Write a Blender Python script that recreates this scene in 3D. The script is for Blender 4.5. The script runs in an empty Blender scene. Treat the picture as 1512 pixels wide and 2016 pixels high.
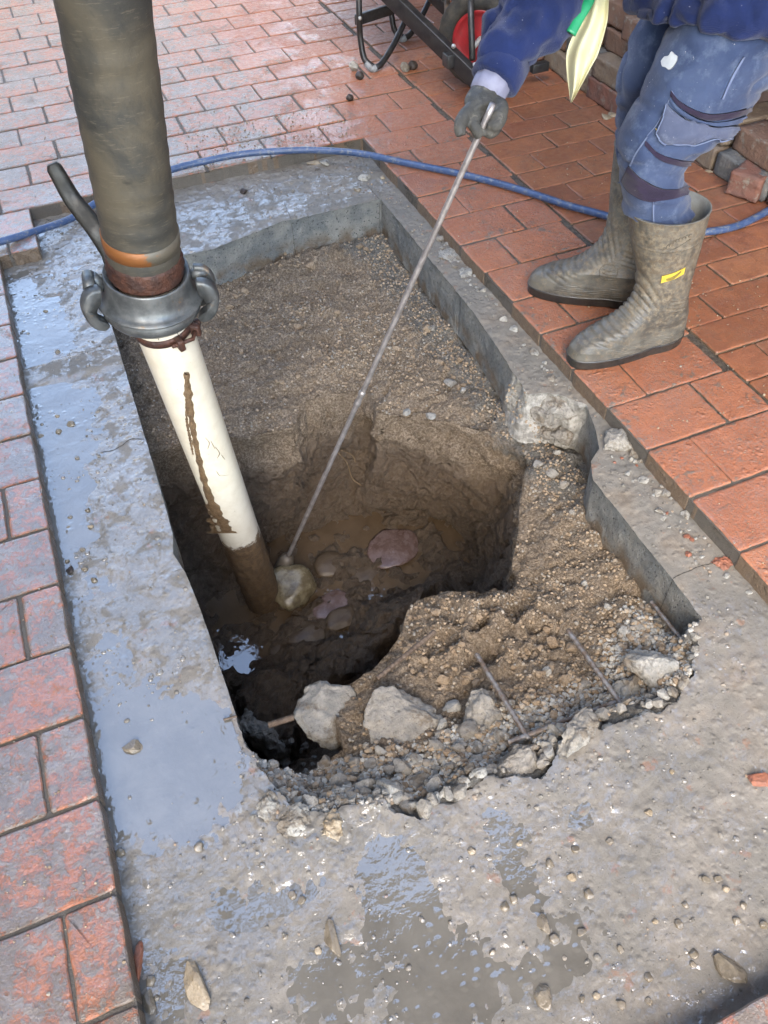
import bpy, bmesh, math, random
import numpy as np
from mathutils import Vector, Matrix
from mathutils.bvhtree import BVHTree
R = math.radians
random.seed(7)
rng = np.random.default_rng(11)
SC = bpy.context.scene
COL = SC.collection

# ------------------------------------------------------------------ camera
AZ, TI, RO = -0.36277, 0.7244, -0.04037
CAM = np.array([-1.44208, -3.59555, 1.38176]); F = 1614.2
def rz(a): return np.array([[math.cos(a), -math.sin(a), 0], [math.sin(a), math.cos(a), 0], [0, 0, 1]])
def rx(a): return np.array([[1, 0, 0], [0, math.cos(a), -math.sin(a)], [0, math.sin(a), math.cos(a)]])
CR = rz(AZ) @ rx(TI) @ rz(RO)
cd = bpy.data.cameras.new('camera'); cam = bpy.data.objects.new('camera', cd); COL.objects.link(cam)
cd.sensor_fit = 'VERTICAL'; cd.sensor_height = 36; cd.lens = F / 2016 * 36; cd.clip_start = 0.05; cd.clip_end = 500
cam.matrix_world = Matrix([list(CR[i]) + [CAM[i]] for i in range(3)] + [[0, 0, 0, 1]])
SC.camera = cam
# ------------------------------------------------------------------ light
SUN_AZ, SUN_EL = R(-150), R(42)           # azimuth from +Y towards +X
w = bpy.data.worlds.new('World'); SC.world = w; w.use_nodes = True
nt = w.node_tree; bg = nt.nodes['Background']
sky = nt.nodes.new('ShaderNodeTexSky'); sky.sky_type = 'NISHITA'; sky.sun_disc = False
sky.sun_elevation = SUN_EL; sky.sun_rotation = SUN_AZ
sky.dust_density = .6; sky.air_density = 1.0
hs = nt.nodes.new('ShaderNodeHueSaturation'); hs.inputs['Saturation'].default_value = .85      # thin bright cloud
nt.links.new(sky.outputs[0], hs.inputs['Color']); nt.links.new(hs.outputs[0], bg.inputs[0]); bg.inputs[1].default_value = 0.15
sd = bpy.data.lights.new('sun', 'SUN'); sd.energy = .85; sd.angle = R(40); sd.color = (1, .86, .68)
so = bpy.data.objects.new('sun', sd); COL.objects.link(so)
dv = Vector((math.sin(SUN_AZ) * math.cos(SUN_EL), math.cos(SUN_AZ) * math.cos(SUN_EL), math.sin(SUN_EL)))
so.rotation_euler = dv.to_track_quat('Z', 'Y').to_euler()
SC.view_settings.view_transform = 'Standard'; SC.view_settings.look = 'None'
SC.view_settings.exposure = 3.15; SC.view_settings.gamma = 1
try:
    SC.cycles.max_bounces = 8; SC.cycles.diffuse_bounces = 4
except Exception: pass

# ------------------------------------------------------------------ helpers
def ray(x, y):
    return CR @ np.array([(x - 756) / F, -(y - 1008) / F, -1.0])
def G(x, y, z=0.0):                      # photo measurement -> point on the level z
    d = ray(x, y); t = (z - CAM[2]) / d[2]; return CAM + t * d
def D(x, y, dep): return CAM + ray(x, y) * dep
def AT(x, y, Y):
    d = ray(x, y); return CAM + d * ((Y - CAM[1]) / d[1])

def _h(ix, iy, iz, s):
    n = (ix.astype(np.int64) * 374761393 + iy.astype(np.int64) * 668265263 + iz.astype(np.int64) * 2147483647 + s * 974634777) & 0xffffffff
    n = ((n ^ (n >> 13)) * 1274126177) & 0xffffffff
    n = ((n ^ (n >> 16)) * 2246822519) & 0xffffffff
    return ((n ^ (n >> 15)) & 0xffffff) / float(0xffffff) * 2 - 1
def vn(P, s=0):
    f = np.floor(P); u = P - f; u = u * u * u * (u * (u * 6 - 15) + 10); f = f.astype(np.int64)
    o = 0
    for dx in (0, 1):
        for dy in (0, 1):
            for dz in (0, 1):
                wgt = (u[:, 0] if dx else 1 - u[:, 0]) * (u[:, 1] if dy else 1 - u[:, 1]) * (u[:, 2] if dz else 1 - u[:, 2])
                o = o + wgt * _h(f[:, 0] + dx, f[:, 1] + dy, f[:, 2] + dz, s)
    return o
def fbm(P, sc, oc=4, s=0, gain=.5):
    P = np.asarray(P, float)
    if P.shape[1] == 2: P = np.c_[P, np.zeros(len(P))]
    o = 0; a = 1; t = 0
    for i in range(oc):
        o = o + a * vn(P * sc + 17.3 * i, s + i * 7); t += a; a *= gain; sc *= 2.03
    return o / t
def ss(a, b, x):
    t = np.clip((np.asarray(x, float) - a) / (b - a), 0, 1); return t * t * (3 - 2 * t)
def sdf(P, poly):
    poly = np.asarray(poly, float)[:, :2]; n = len(poly)
    best = np.full(len(P), 1e9); inside = np.zeros(len(P), bool); near = np.zeros((len(P), 2))
    for i in range(n):
        a = poly[i]; b = poly[(i + 1) % n]; e = b - a; q = P - a
        t = np.clip((q @ e) / max(e @ e, 1e-12), 0, 1); c = a + t[:, None] * e; d = ((P - c) ** 2).sum(1)
        m = d < best; best[m] = d[m]; near[m] = c[m]
        cr = ((a[1] > P[:, 1]) != (b[1] > P[:, 1]))
        if abs(e[1]) > 1e-12:
            inside ^= cr & (P[:, 0] < e[0] * (P[:, 1] - a[1]) / e[1] + a[0])
    return np.where(inside, -1, 1) * np.sqrt(best), near

def link(o, parent=None):
    COL.objects.link(o)
    if parent: o.parent = parent
    return o
def mesh_obj(name, V, Fc, m, parent=None, smooth=True, local=None):
    me = bpy.data.meshes.new(name)
    V = np.asarray(V, float)
    if local is not None: V = V - np.asarray(local)
    me.from_pydata(V.tolist(), [], [list(map(int, f)) for f in Fc]); me.validate(); me.update()
    me.polygons.foreach_set('use_smooth', [smooth] * len(me.polygons))
    if m: me.materials.append(m)
    o = bpy.data.objects.new(name, me); return link(o, parent)
def grid_mesh(name, V, quads, m, parent=None, smooth=True):
    me = bpy.data.meshes.new(name); V = np.ascontiguousarray(V, np.float32); q = np.ascontiguousarray(quads, np.int32)
    me.vertices.add(len(V)); me.vertices.foreach_set('co', V.ravel())
    k = q.shape[1]
    me.loops.add(q.size); me.loops.foreach_set('vertex_index', q.ravel())
    me.polygons.add(len(q)); me.polygons.foreach_set('loop_start', np.arange(0, q.size, k, dtype=np.int32))
    me.update(calc_edges=True); me.validate()
    me.polygons.foreach_set('use_smooth', [smooth] * len(me.polygons))
    if m: me.materials.append(m)
    o = bpy.data.objects.new(name, me); return link(o, parent)
def attr(o, name, vals):
    a = o.data.attributes.new(name, 'FLOAT', 'POINT'); a.data.foreach_set('value', np.asarray(vals, np.float32))
def tag(o, label=None, cat=None, group=None, kind=None):
    if label: o['label'] = label
    if cat: o['category'] = cat
    if group: o['group'] = group
    if kind: o['kind'] = kind
    return o
def empty(name, loc, label, cat, group=None):
    o = bpy.data.objects.new(name, None); o.location = [float(v) for v in loc]; COL.objects.link(o)
    o.empty_display_size = .05
    return tag(o, label, cat, group)
def part(name, V, Fc, m, root, smooth=True):     # vertices in world space, stored relative to the root Empty
    off = np.array(root.location) if root.parent is None else np.array(root.parent.location)
    return mesh_obj(name, V, Fc, m, root, smooth, off)

class MB:
    def __init__(s): s.V = []; s.F = []; s.n = 0
    def add(s, V, Fc):
        V = np.asarray(V, float); s.V.append(V); s.F += [[i + s.n for i in f] for f in Fc]; s.n += len(V); return s
    def box(s, c, d, rot=None, bev=0.0):
        bm = bmesh.new(); bmesh.ops.create_cube(bm, size=1)
        for v in bm.verts: v.co = Vector((v.co.x * d[0], v.co.y * d[1], v.co.z * d[2]))
        if bev: bmesh.ops.bevel(bm, geom=bm.edges[:], offset=bev, segments=2, affect='EDGES', profile=.6)
        V = np.array([v.co[:] for v in bm.verts]); Fc = [[v.index for v in f.verts] for f in bm.faces]; bm.free()
        if rot is not None: V = V @ np.asarray(rot).T
        return s.add(V + np.asarray(c), Fc)
    def get(s): return np.vstack(s.V), s.F
def catmull(pts, n):
    pts = np.asarray(pts, float); k = len(pts)
    P = np.vstack([2 * pts[0] - pts[1], pts, 2 * pts[-1] - pts[-2]])
    o = []
    for t in np.linspace(0, k - 1, n):
        i = min(int(t), k - 2); u = t - i; a, b, c, d = P[i:i + 4]
        o.append(.5 * ((2 * b) + (-a + c) * u + (2 * a - 5 * b + 4 * c - d) * u * u + (-a + 3 * b - 3 * c + d) * u ** 3))
    return np.array(o)
def frames(path, up=None):
    T = np.gradient(path, axis=0); T /= np.linalg.norm(T, axis=1)[:, None]
    u = np.array(up if up is not None else [0, 0, 1.0], float)
    if abs(u @ T[0]) > .95: u = np.array([1.0, 0, 0])
    U = [u - (u @ T[0]) * T[0]]; U[0] /= np.linalg.norm(U[0])
    for i in range(1, len(path)):
        v = U[-1] - (U[-1] @ T[i]) * T[i]; U.append(v / np.linalg.norm(v))
    U = np.array(U); return T, U, np.cross(T, U)
def tube(path, rad, n=16, caps=True, ry=None, fn=None, up=None):
    path = np.asarray(path, float); T, U, W = frames(path, up); k = len(path)
    rad = np.broadcast_to(np.asarray(rad, float), (k,)); ry = rad if ry is None else np.broadcast_to(np.asarray(ry, float), (k,))
    th = np.linspace(0, 2 * math.pi, n, endpoint=False); V = []
    for i in range(k):
        m = np.ones(n) if fn is None else fn(i / (k - 1), th)
        V.append(path[i] + (np.cos(th) * rad[i] * m)[:, None] * U[i] + (np.sin(th) * ry[i] * m)[:, None] * W[i])
    V = np.vstack(V); Fc = []
    for i in range(k - 1):
        for j in range(n):
            a = i * n + j; b = i * n + (j + 1) % n; Fc.append([a, b, b + n, a + n])
    if caps:
        Fc.append(list(range(n))[::-1]); Fc.append([(k - 1) * n + j for j in range(n)])
    return V, Fc
def lathe(prof, org, axis, n=48, fn=None, closed=False):
    axis = np.asarray(axis, float); axis /= np.linalg.norm(axis); u = np.cross([0, 1.0, 0], axis); u /= np.linalg.norm(u); w_ = np.cross(axis, u)
    th = np.linspace(0, 2 * math.pi, n, endpoint=False); V = []
    for k, (r, s) in enumerate(prof):
        rr = r * (np.ones(n) if fn is None else fn(k, th))
        V.append(np.asarray(org) + s * axis + (np.cos(th) * rr)[:, None] * u + (np.sin(th) * rr)[:, None] * w_)
    V = np.vstack(V); K = len(prof); Fc = []
    for i in range(K if closed else K - 1):
        for j in range(n):
            a = i * n + j; b = i * n + (j + 1) % n; i2 = ((i + 1) % K) * n; Fc.append([a, b, i2 + (j + 1) % n, i2 + j])
    return V, Fc
def ico(sub=2):
    bm = bmesh.new(); bmesh.ops.create_icosphere(bm, subdivisions=sub, radius=1)
    V = np.array([v.co[:] for v in bm.verts]); Fc = [[v.index for v in f.verts] for f in bm.faces]; bm.free(); return V, Fc
def chunk(seed, dims=(1, 1, 1), cuts=9, sub=3, rough=.05, rnd=.72):
    # broken stone: a ball cut flat by random planes, then roughened
    r = np.random.default_rng(seed); V, Fc = ico(sub)
    V = V * (1 + 0.12 * vn(V * 1.3 + seed, seed)[:, None])
    for i in range(cuts):
        n = r.normal(size=3); n /= np.linalg.norm(n); d = r.uniform(rnd - .18, rnd + .12); t = V @ n - d
        V = V - np.where(t > 0, t * .94, 0)[:, None] * n
    V = V * (1 + rough * fbm(V, 3.1, 3, seed)[:, None]); V *= np.asarray(dims); return V, Fc
def vox(V, Fc, size, smooth=4, fac=.5, it=None):
    me = bpy.data.meshes.new('tmp'); me.from_pydata(np.asarray(V).tolist(), [], [list(map(int, f)) for f in Fc]); me.update()
    o = bpy.data.objects.new('tmp', me); COL.objects.link(o)
    m = o.modifiers.new('r', 'REMESH'); m.mode = 'VOXEL'; m.voxel_size = size
    if smooth:
        s = o.modifiers.new('s', 'SMOOTH'); s.factor = fac; s.iterations = smooth
    dg = bpy.context.evaluated_depsgraph_get(); dg.update(); e = o.evaluated_get(dg); m2 = e.to_mesh()
    V2 = np.array([v.co[:] for v in m2.vertices]); F2 = [list(p.vertices) for p in m2.polygons]; N2 = np.array([v.normal[:] for v in m2.vertices])
    e.to_mesh_clear(); bpy.data.objects.remove(o); bpy.data.meshes.remove(me); return V2, F2, N2
def normals(V, Fc):
    me = bpy.data.meshes.new('t'); me.from_pydata(np.asarray(V).tolist(), [], [list(map(int, f)) for f in Fc]); me.update()
    N = np.array([v.normal[:] for v in me.vertices]); bpy.data.meshes.remove(me); return N

# ------------------------------------------------------------------ materials
ALBEDO_K = .60
class NT:
    def __init__(s, name):
        s.m = bpy.data.materials.new(name); s.m.use_nodes = True; s.t = s.m.node_tree
        s.b = s.t.nodes['Principled BSDF']; s.tc = s.t.nodes.new('ShaderNodeNewGeometry')
        s.co = s.tc.outputs['Position']
    def l(s, a, b): s.t.links.new(a, b)
    def n(s, k): return s.t.nodes.new(k)
    def noise(s, sc, det=4, rough=.55, dist=0, co=None, st=None):
        x = s.n('ShaderNodeTexNoise'); x.inputs['Scale'].default_value = sc; x.inputs['Detail'].default_value = det
        x.inputs['Roughness'].default_value = rough; x.inputs['Distortion'].default_value = dist
        c = co or s.co
        if st:
            mp = s.n('ShaderNodeMapping'); s.l(c, mp.inputs[0]); mp.inputs['Scale'].default_value = st; c = mp.outputs[0]
        s.l(c, x.inputs['Vector']); return x.outputs['Fac']
    def vor(s, sc, feat='F1', rnd=1):
        x = s.n('ShaderNodeTexVoronoi'); x.feature = feat; x.inputs['Scale'].default_value = sc; x.inputs['Randomness'].default_value = rnd
        s.l(s.co, x.inputs['Vector']); return x.outputs['Distance']
    def ramp(s, f, stops):
        x = s.n('ShaderNodeValToRGB'); e = x.color_ramp.elements
        while len(e) < len(stops): e.new(.5)
        for i, (p, c) in enumerate(stops):
            e[i].position = p; e[i].color = (*c, 1) if hasattr(c, '__len__') else (c, c, c, 1)
        s.l(f, x.inputs[0]); return x.outputs[0]
    def mr(s, f, a, b, c=0, d=1):
        x = s.n('ShaderNodeMapRange'); x.interpolation_type = 'SMOOTHSTEP'
        for i, v in zip((1, 2, 3, 4), (a, b, c, d)): x.inputs[i].default_value = v
        s.l(f, x.inputs[0]); return x.outputs[0]
    def mix(s, f, a, b, mode='MIX'):
        x = s.n('ShaderNodeMix'); x.data_type = 'RGBA'; x.blend_type = mode
        for k, v in ((0, f), (6, a), (7, b)):
            if isinstance(v, (int, float)): x.inputs[k].default_value = v if k == 0 else (v, v, v, 1)
            elif isinstance(v, tuple): x.inputs[k].default_value = (*v, 1)
            else: s.l(v, x.inputs[k])
        return x.outputs[2]
    def ma(s, op, a, b=0.0, c=None):
        x = s.n('ShaderNodeMath'); x.operation = op
        for k, v in ((0, a), (1, b), (2, c)):
            if v is None: continue
            if isinstance(v, (int, float)): x.inputs[k].default_value = v
            else: s.l(v, x.inputs[k])
        return x.outputs[0]
    def at(s, name):
        x = s.n('ShaderNodeAttribute'); x.attribute_name = name; return x.outputs['Fac']
    def xyz(s):
        x = s.n('ShaderNodeSeparateXYZ'); s.l(s.co, x.inputs[0]); return x.outputs
    def geo(s, k):
        x = s.n('ShaderNodeNewGeometry'); return x.outputs[k]
    def bump(s, h, st=.5, dist=.005, nrm=None):
        x = s.n('ShaderNodeBump'); x.inputs['Strength'].default_value = st; x.inputs['Distance'].default_value = dist
        s.l(h, x.inputs['Height'])
        if nrm: s.l(nrm, x.inputs['Normal'])
        s.l(x.outputs[0], s.b.inputs['Normal']); return x.outputs[0]
    def set(s, col=None, rough=None, metal=None, spec=None):
        if col is not None and not (isinstance(metal, (int, float)) and metal > .3):          # all non-metal colours scaled down evenly so reflections stand out against them
            col = tuple(c * ALBEDO_K for c in col) if isinstance(col, tuple) else s.mix(1.0, col, (ALBEDO_K, ALBEDO_K, ALBEDO_K), 'MULTIPLY')
        for k, v in (('Base Color', col), ('Roughness', rough), ('Metallic', metal), ('Specular IOR Level', spec)):
            if v is None: continue
            if isinstance(v, tuple): s.b.inputs[k].default_value = (*v, 1)
            elif isinstance(v, (int, float)): s.b.inputs[k].default_value = v
            else: s.l(v, s.b.inputs[k])
        return s
def simple(name, c1, c2, sc=20, rough=(.4, .7), bump=.3, bd=.002, bsc=60, metal=0, spec=None, grit=None):
    M = NT(name); f = M.noise(sc, 6, .6); col = M.mix(M.mr(f, .35, .65), c1, c2)
    if grit:
        g = M.mr(M.noise(grit[0], 5, .7), grit[1], grit[1] + .12); col = M.mix(g, col, grit[2])
    M.set(col, M.mr(M.noise(sc * 1.7, 4), .3, .7, rough[0], rough[1]), metal, spec)
    M.bump(M.noise(bsc, 5, .6), bump, bd); return M.m

MUD = (.31, .275, .235); MUDB = (.17, .145, .115)
def brick_mat(name, muddy):
    M = NT(name); rnd = M.at('rnd'); x, y, z = M.xyz()
    base = M.ramp(rnd, [(0, (.28, .098, .045)), (.25, (.42, .15, .06)), (.5, (.36, .125, .06)), (.75, (.47, .18, .075)), (1, (.31, .13, .07))])
    blot = M.noise(22, 6, .65); base = M.mix(M.mr(blot, .42, .68, 0, .7), base, (.27, .085, .042))
    base = M.mix(M.mr(M.noise(9, 4, .6), .5, .75, 0, .55), base, (.58, .21, .085))
    if muddy: base = M.mix(.45, base, (.64, .22, .10))
    base = M.mix(M.mr(M.noise(300, 3, .7), .6, .72, 0, .8), base, (.10, .05, .035))          # dark pits
    grime = M.noise(42, 9, .74, .3); grime2 = M.noise(7, 5, .62)
    zone = M.mr(x, .45, -.36, 0.0, 1.0)
    tot = M.ma('ADD', M.ma('MULTIPLY', grime, .62), M.ma('MULTIPLY', grime2, .38))
    if muddy:
        zl = M.mr(x, -.25, -.85, 0, 1); zb = M.mr(y, -1.2, -2.5, 0, 1)
        thr = M.ma('SUBTRACT', .565, M.ma('MULTIPLY', zl, M.ma('SUBTRACT', M.ma('ADD', .100, M.mr(y, -.9, -.5, 0, -.012)), M.ma('MULTIPLY', zb, .012))))
    else:
        thr = M.ma('SUBTRACT', .585, M.ma('MULTIPLY', zone, .035))
    mk = M.mr(M.ma('SUBTRACT', tot, thr), -.030, .045)
    thin = M.mr(M.noise(150, 7, .78), .42, .62, 0, .62 if muddy else .52)
    thin = M.ma('MULTIPLY', thin, M.mr(M.noise(11, 4, .6), .35, .6, .45, 1.0))
    mask = M.ma('MULTIPLY', M.ma('MAXIMUM', mk, thin), .92)
    mudc = M.mix(M.mr(M.noise(14, 4), .4, .6), MUD, (.20, .175, .14) if muddy else (.185, .135, .085))
    if not muddy: mudc = M.mix(.6, mudc, (.19, .125, .075))
    col = M.mix(mask, base, mudc)
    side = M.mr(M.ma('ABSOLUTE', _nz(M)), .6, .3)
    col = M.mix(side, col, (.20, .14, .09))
    rgh = M.mix(mask, .46, .34) if muddy else M.mix(mask, .42, .55)
    rgh2 = M.ma('ADD', rgh, M.mr(M.noise(50, 4), .3, .7, -.10, .14))
    M.set(col, rgh2, 0, .5)
    wetf = M.mr(M.ma('ADD', M.noise(6, 5, .65), M.mr(x, .1, -.9, -.12, .10)), .44, .54, .0, 1.0 if muddy else .35)
    M.l(M.ma('MULTIPLY', M.ma('MULTIPLY', wetf, M.mr(_nz(M), .80, .97)), M.mr(y, -1.1, -.3, 1.0, .35)), M.b.inputs['Coat Weight']); M.b.inputs['Coat Roughness'].default_value = .06; M.b.inputs['Coat IOR'].default_value = 1.7
    h = M.ma('ADD', M.ma('MULTIPLY', M.noise(160, 6, .65), .7), M.ma('MULTIPLY', M.noise(60, 7, .68, .5), 1.2 if muddy else .5))
    h = M.ma('ADD', h, M.ma('MULTIPLY', mk, .35)); hh = M.ma('ADD', h, M.ma('MULTIPLY', pimples(M, 70, 4, .50), .9)) if muddy else h
    M.bump(hh, .8 if muddy else .55, .0045 if muddy else .003); coat(M, 80, .55, .0028)
    return M.m
def pimples(M, sc, msc=6, thr=.52):
    a = M.mr(M.vor(sc), .42, .05); k = M.mr(M.noise(msc, 4, .6), thr, thr + .08); b = M.mr(M.vor(sc * .45), .30, .02)
    return M.ma('MULTIPLY', M.ma('ADD', M.ma('MULTIPLY', a, .6), b), k)
def coat(M, sc, st, dist):
    # the skin of water lying over the surface has its own softer relief
    x = M.n('ShaderNodeBump'); x.inputs['Strength'].default_value = st; x.inputs['Distance'].default_value = dist
    h = M.ma('ADD', M.noise(sc, 5, .6, .6), M.ma('MULTIPLY', M.noise(sc * 3.4, 3, .5), .35)); h = M.ma('ADD', h, M.ma('MULTIPLY', pimples(M, sc * 1.7, 9, .46), .7))
    M.l(h, x.inputs['Height']); M.l(x.outputs[0], M.b.inputs['Coat Normal'])
def _nz(M):
    x = M.n('ShaderNodeSeparateXYZ'); M.l(M.geo('True Normal'), x.inputs[0]); return x.outputs[2]
m_brick_l = brick_mat('muddy_brick', True); m_brick_r = brick_mat('red_brick', False)
def bed_mat():
    M = NT('joint_sand'); c = M.mix(M.mr(M.noise(90, 5, .7), .4, .6), (.055, .042, .03), (.17, .14, .10))
    x, y, z = M.xyz(); c = M.mix(M.mr(M.ma('ADD', M.noise(7, 4), M.mr(x, .1, -.6, -.1, .18)), .48, .60, 0, .85), c, (.15, .13, .105)); M.set(c, .7); M.bump(M.noise(220, 5, .7), 1, .004); return M.m
m_bed = bed_mat()

def slab_mat():
    M = NT('wet_concrete'); x, y, z = M.xyz(); wet = M.at('wet'); dirt = M.at('dirt')
    n1 = M.noise(9, 6, .6); n2 = M.noise(60, 5, .65)
    grey = M.mix(M.mr(n1, .35, .65), (.235, .215, .180), (.31, .275, .225))
    brn = M.mix(M.mr(n2, .4, .6), (.31, .245, .175), (.22, .17, .12))
    c = M.mix(M.mr(M.ma('ADD', dirt, M.ma('MULTIPLY', M.ma('SUBTRACT', n1, .5), 1.2)), .35, .75), grey, brn)
    c = M.mix(M.mr(M.noise(34, 7, .72), .42, .6, 0, .28), c, (.15, .135, .11))
    c = M.mix(M.mr(M.noise(210, 4, .7), .6, .7, 0, .4), c, (.40, .36, .29))       # pale grit
    c = M.mix(M.mr(M.noise(260, 3, .7), .62, .7, 0, .7), c, (.055, .05, .045))
    c = M.mix(M.mr(M.noise(26, 4, .6), .63, .7, 0, .5), c, (.34, .17, .10))         # brick dust
    r = M.ma('ADD', M.mr(wet, 0, 1, .80, .55), M.mr(M.noise(70, 5, .6), .35, .65, -.06, .14))
    M.set(c, r, 0, .25)
    M.l(M.mr(M.ma('ADD', M.ma('SUBTRACT', wet, M.mr(x, -1.15, -.75, 0, .18)), M.ma('MULTIPLY', M.ma('SUBTRACT', M.noise(19, 7, .7, .6), .5), 6.0)), .50, .95, 0, 1), M.b.inputs['Coat Weight'])
    M.b.inputs['Coat Roughness'].default_value = .03; M.b.inputs['Coat IOR'].default_value = 1.75; coat(M, 24, .95, .0055)
    h = M.ma('ADD', M.ma('MULTIPLY', M.noise(120, 6, .6), .6), M.ma('MULTIPLY', M.noise(420, 3, .6), .25))
    h = M.ma('ADD', h, M.ma('MULTIPLY', pimples(M, 60, 8, .44), 1.2))
    h = M.ma('ADD', h, M.ma('MULTIPLY', M.noise(45, 4, .6, .8), .8)); M.bump(h, .6, .003)
    return M.m
m_slab = slab_mat()
def cut_mat():
    M = NT('cut_concrete'); v = M.vor(95); sp = M.mr(v, .28, .16, 0, 1); k = M.mr(M.noise(40, 3), .42, .52)
    c = M.mix(M.mr(M.noise(12, 6, .65), .38, .62), (.17, .18, .175), (.29, .285, .255))
    c = M.mix(M.ma('MULTIPLY', sp, k), c, (.035, .04, .045)); c = M.mix(M.mr(M.noise(170, 4, .7), .58, .68, 0, .7), c, (.36, .34, .29))
    x, y, z = M.xyz(); c = M.mix(M.ma('MULTIPLY', M.mr(z, -.11, -.17), M.mr(M.noise(18, 5), .4, .6)), c, (.17, .125, .08))
    c = M.mix(M.at('brk'), c, M.mix(M.mr(M.noise(40, 6, .72), .40, .6), (.30, .28, .24), (.55, .52, .45)))
    M.set(c, M.mr(M.noise(30, 4), .35, .65, .35, .7)); M.bump(M.ma('SUBTRACT', M.noise(130, 6, .7), M.ma('MULTIPLY', sp, .4)), .9, .006); return M.m
m_cut = cut_mat()
def rub_mat():
    M = NT('broken_concrete'); oi = M.n('ShaderNodeObjectInfo').outputs['Random']
    c = M.mix(M.mr(M.noise(25, 6, .7), .38, .62), (.36, .35, .31), (.54, .51, .44))
    c = M.mix(M.mr(oi, .2, .9, 0, .45), c, (.24, .185, .125)); c = M.mix(M.mr(M.noise(16, 7, .72), .50, .62, 0, .8), c, (.20, .15, .095)); c = M.mix(M.mr(M.noise(45, 5, .7), .56, .68, 0, .6), c, (.14, .13, .11)); c = M.mix(M.mr(M.noise(240, 3, .7), .58, .68, 0, .7), c, (.10, .09, .075))
    c = M.mix(M.mr(M.noise(150, 3, .7), .6, .7, 0, .7), c, (.46, .43, .37))
    M.set(c, .8); M.bump(M.noise(110, 7, .72), 1, .006); return M.m
m_rub = rub_mat()
def soil_mat():
    M = NT('sandy_soil'); wet = M.at('wet'); dust = M.at('dust')
    n = M.noise(14, 6, .65); f = M.noise(160, 5, .75)
    c = M.mix(M.mr(n, .35, .65), (.48, .365, .24), (.62, .49, .345))
    c = M.mix(M.mr(f, .40, .58, 0, .8), c, (.19, .13, .078))
    c = M.mix(M.mr(M.noise(330, 4, .75), .6, .68, 0, .8), c, (.50, .42, .31))
    d = M.mr(M.ma('ADD', dust, M.ma('MULTIPLY', M.ma('SUBTRACT', M.noise(30, 6, .7), .5), 1.5)), .35, .8)
    c = M.mix(d, c, M.mix(M.mr(f, .4, .6), (.31, .29, .245), (.19, .17, .14)))
    wc = M.mix(M.mr(M.noise(40, 6, .7), .35, .65), (.19, .135, .088), (.28, .21, .145))
    wm = M.mr(M.ma('ADD', wet, M.ma('MULTIPLY', M.ma('SUBTRACT', M.noise(20, 5, .7), .5), .5)), .2, .85)
    c = M.mix(wm, c, wc)
    M.set(c, M.mr(wet, .3, 1, .9, .42), 0, .4)
    h = M.ma('ADD', M.ma('MULTIPLY', f, 1.0), M.ma('MULTIPLY', M.noise(60, 6, .7), 1.6)); M.bump(h, 1.0, .014); return M.m
m_soil = soil_mat()
def water_mat(name, col, ripple=30, st=.25, dist=.002, rough=.03):
    M = NT(name); c = M.mix(M.mr(M.noise(12, 5, .6), .35, .65), col, tuple(v * .8 for v in col))
    M.set(c, rough, 0, .5); M.b.inputs['IOR'].default_value = 2.1
    M.bump(M.ma('ADD', M.noise(ripple, 4, .5, .4), M.ma('ADD', M.ma('MULTIPLY', M.noise(ripple * 5, 3), .15), M.ma('MULTIPLY', pimples(M, 48, 7, .46), .55))), st, dist); return M.m
m_pool = water_mat('muddy_water', (.20, .185, .155), 16, .55, .0055)
m_pit = water_mat('pit_water', (.17, .115, .068), 22, .35, .004, .06)

# ------------------------------------------------------------------ paving
def brick_piece(x0, x1, y0, y1, seed, zt, tilt, V, Fc, RN, rnd, n0):
    r = np.random.default_rng(seed); cx, cy = (x0 + x1) / 2, (y0 + y1) / 2; hx, hy = (x1 - x0) / 2, (y1 - y0) / 2
    if hx < .006 or hy < .006: return n0
    c = min(.004, hx * .4, hy * .4); nx = max(2, int(hx * 2 / .016)); ny = max(2, int(hy * 2 / .016))
    top = [(-hx + c + (2 * hx - 2 * c) * i / nx, -hy) for i in range(nx + 1)]
    rt = [(hx, -hy + c + (2 * hy - 2 * c) * i / ny) for i in range(ny + 1)]
    o = top + rt + [(-a, -b) for a, b in top] + [(-a, -b) for a, b in rt]
    o = np.array(o); n = len(o); nrm = o / np.maximum(np.linalg.norm(o, axis=1), 1e-6)[:, None]
    dn = r.normal(0, .0005, n) + .0007 * np.sin(np.linspace(0, 6.28 * r.integers(2, 6), n) + r.uniform(0, 6))
    ins = np.where(r.random(n) < .05, r.uniform(.002, .005, n), 0) + .0024
    sgn = np.sign(o) * np.stack([np.abs(o[:, 0]) > hx - c * 1.01, np.abs(o[:, 1]) > hy - c * 1.01], 1)
    sgn = sgn / np.maximum(np.linalg.norm(sgn, axis=1), 1e-6)[:, None]
    ox = o + sgn * dn[:, None]; tp = ox - sgn * ins[:, None]; tp2 = ox - sgn * (ins * 2.6)[:, None]
    rings = [(tp2, zt), (tp, zt - .0008), (ox, zt - .0035), (ox, zt - .058)]
    for P, z in rings:
        zz = z + (P[:, 0] * tilt[0] + P[:, 1] * tilt[1]); V.append(np.c_[P[:, 0] + cx, P[:, 1] + cy, zz])
    V.append(np.array([[cx, cy, zt]]))
    for k in range(3):
        for j in range(n):
            a = n0 + k * n + j; b = n0 + k * n + (j + 1) % n; Fc.append([a + n, b + n, b, a])
    for j in range(n): Fc.append([n0 + 4 * n, n0 + j, n0 + (j + 1) % n])
    RN.append(np.full(4 * n + 1, rnd)); return n0 + 4 * n + 1
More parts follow.
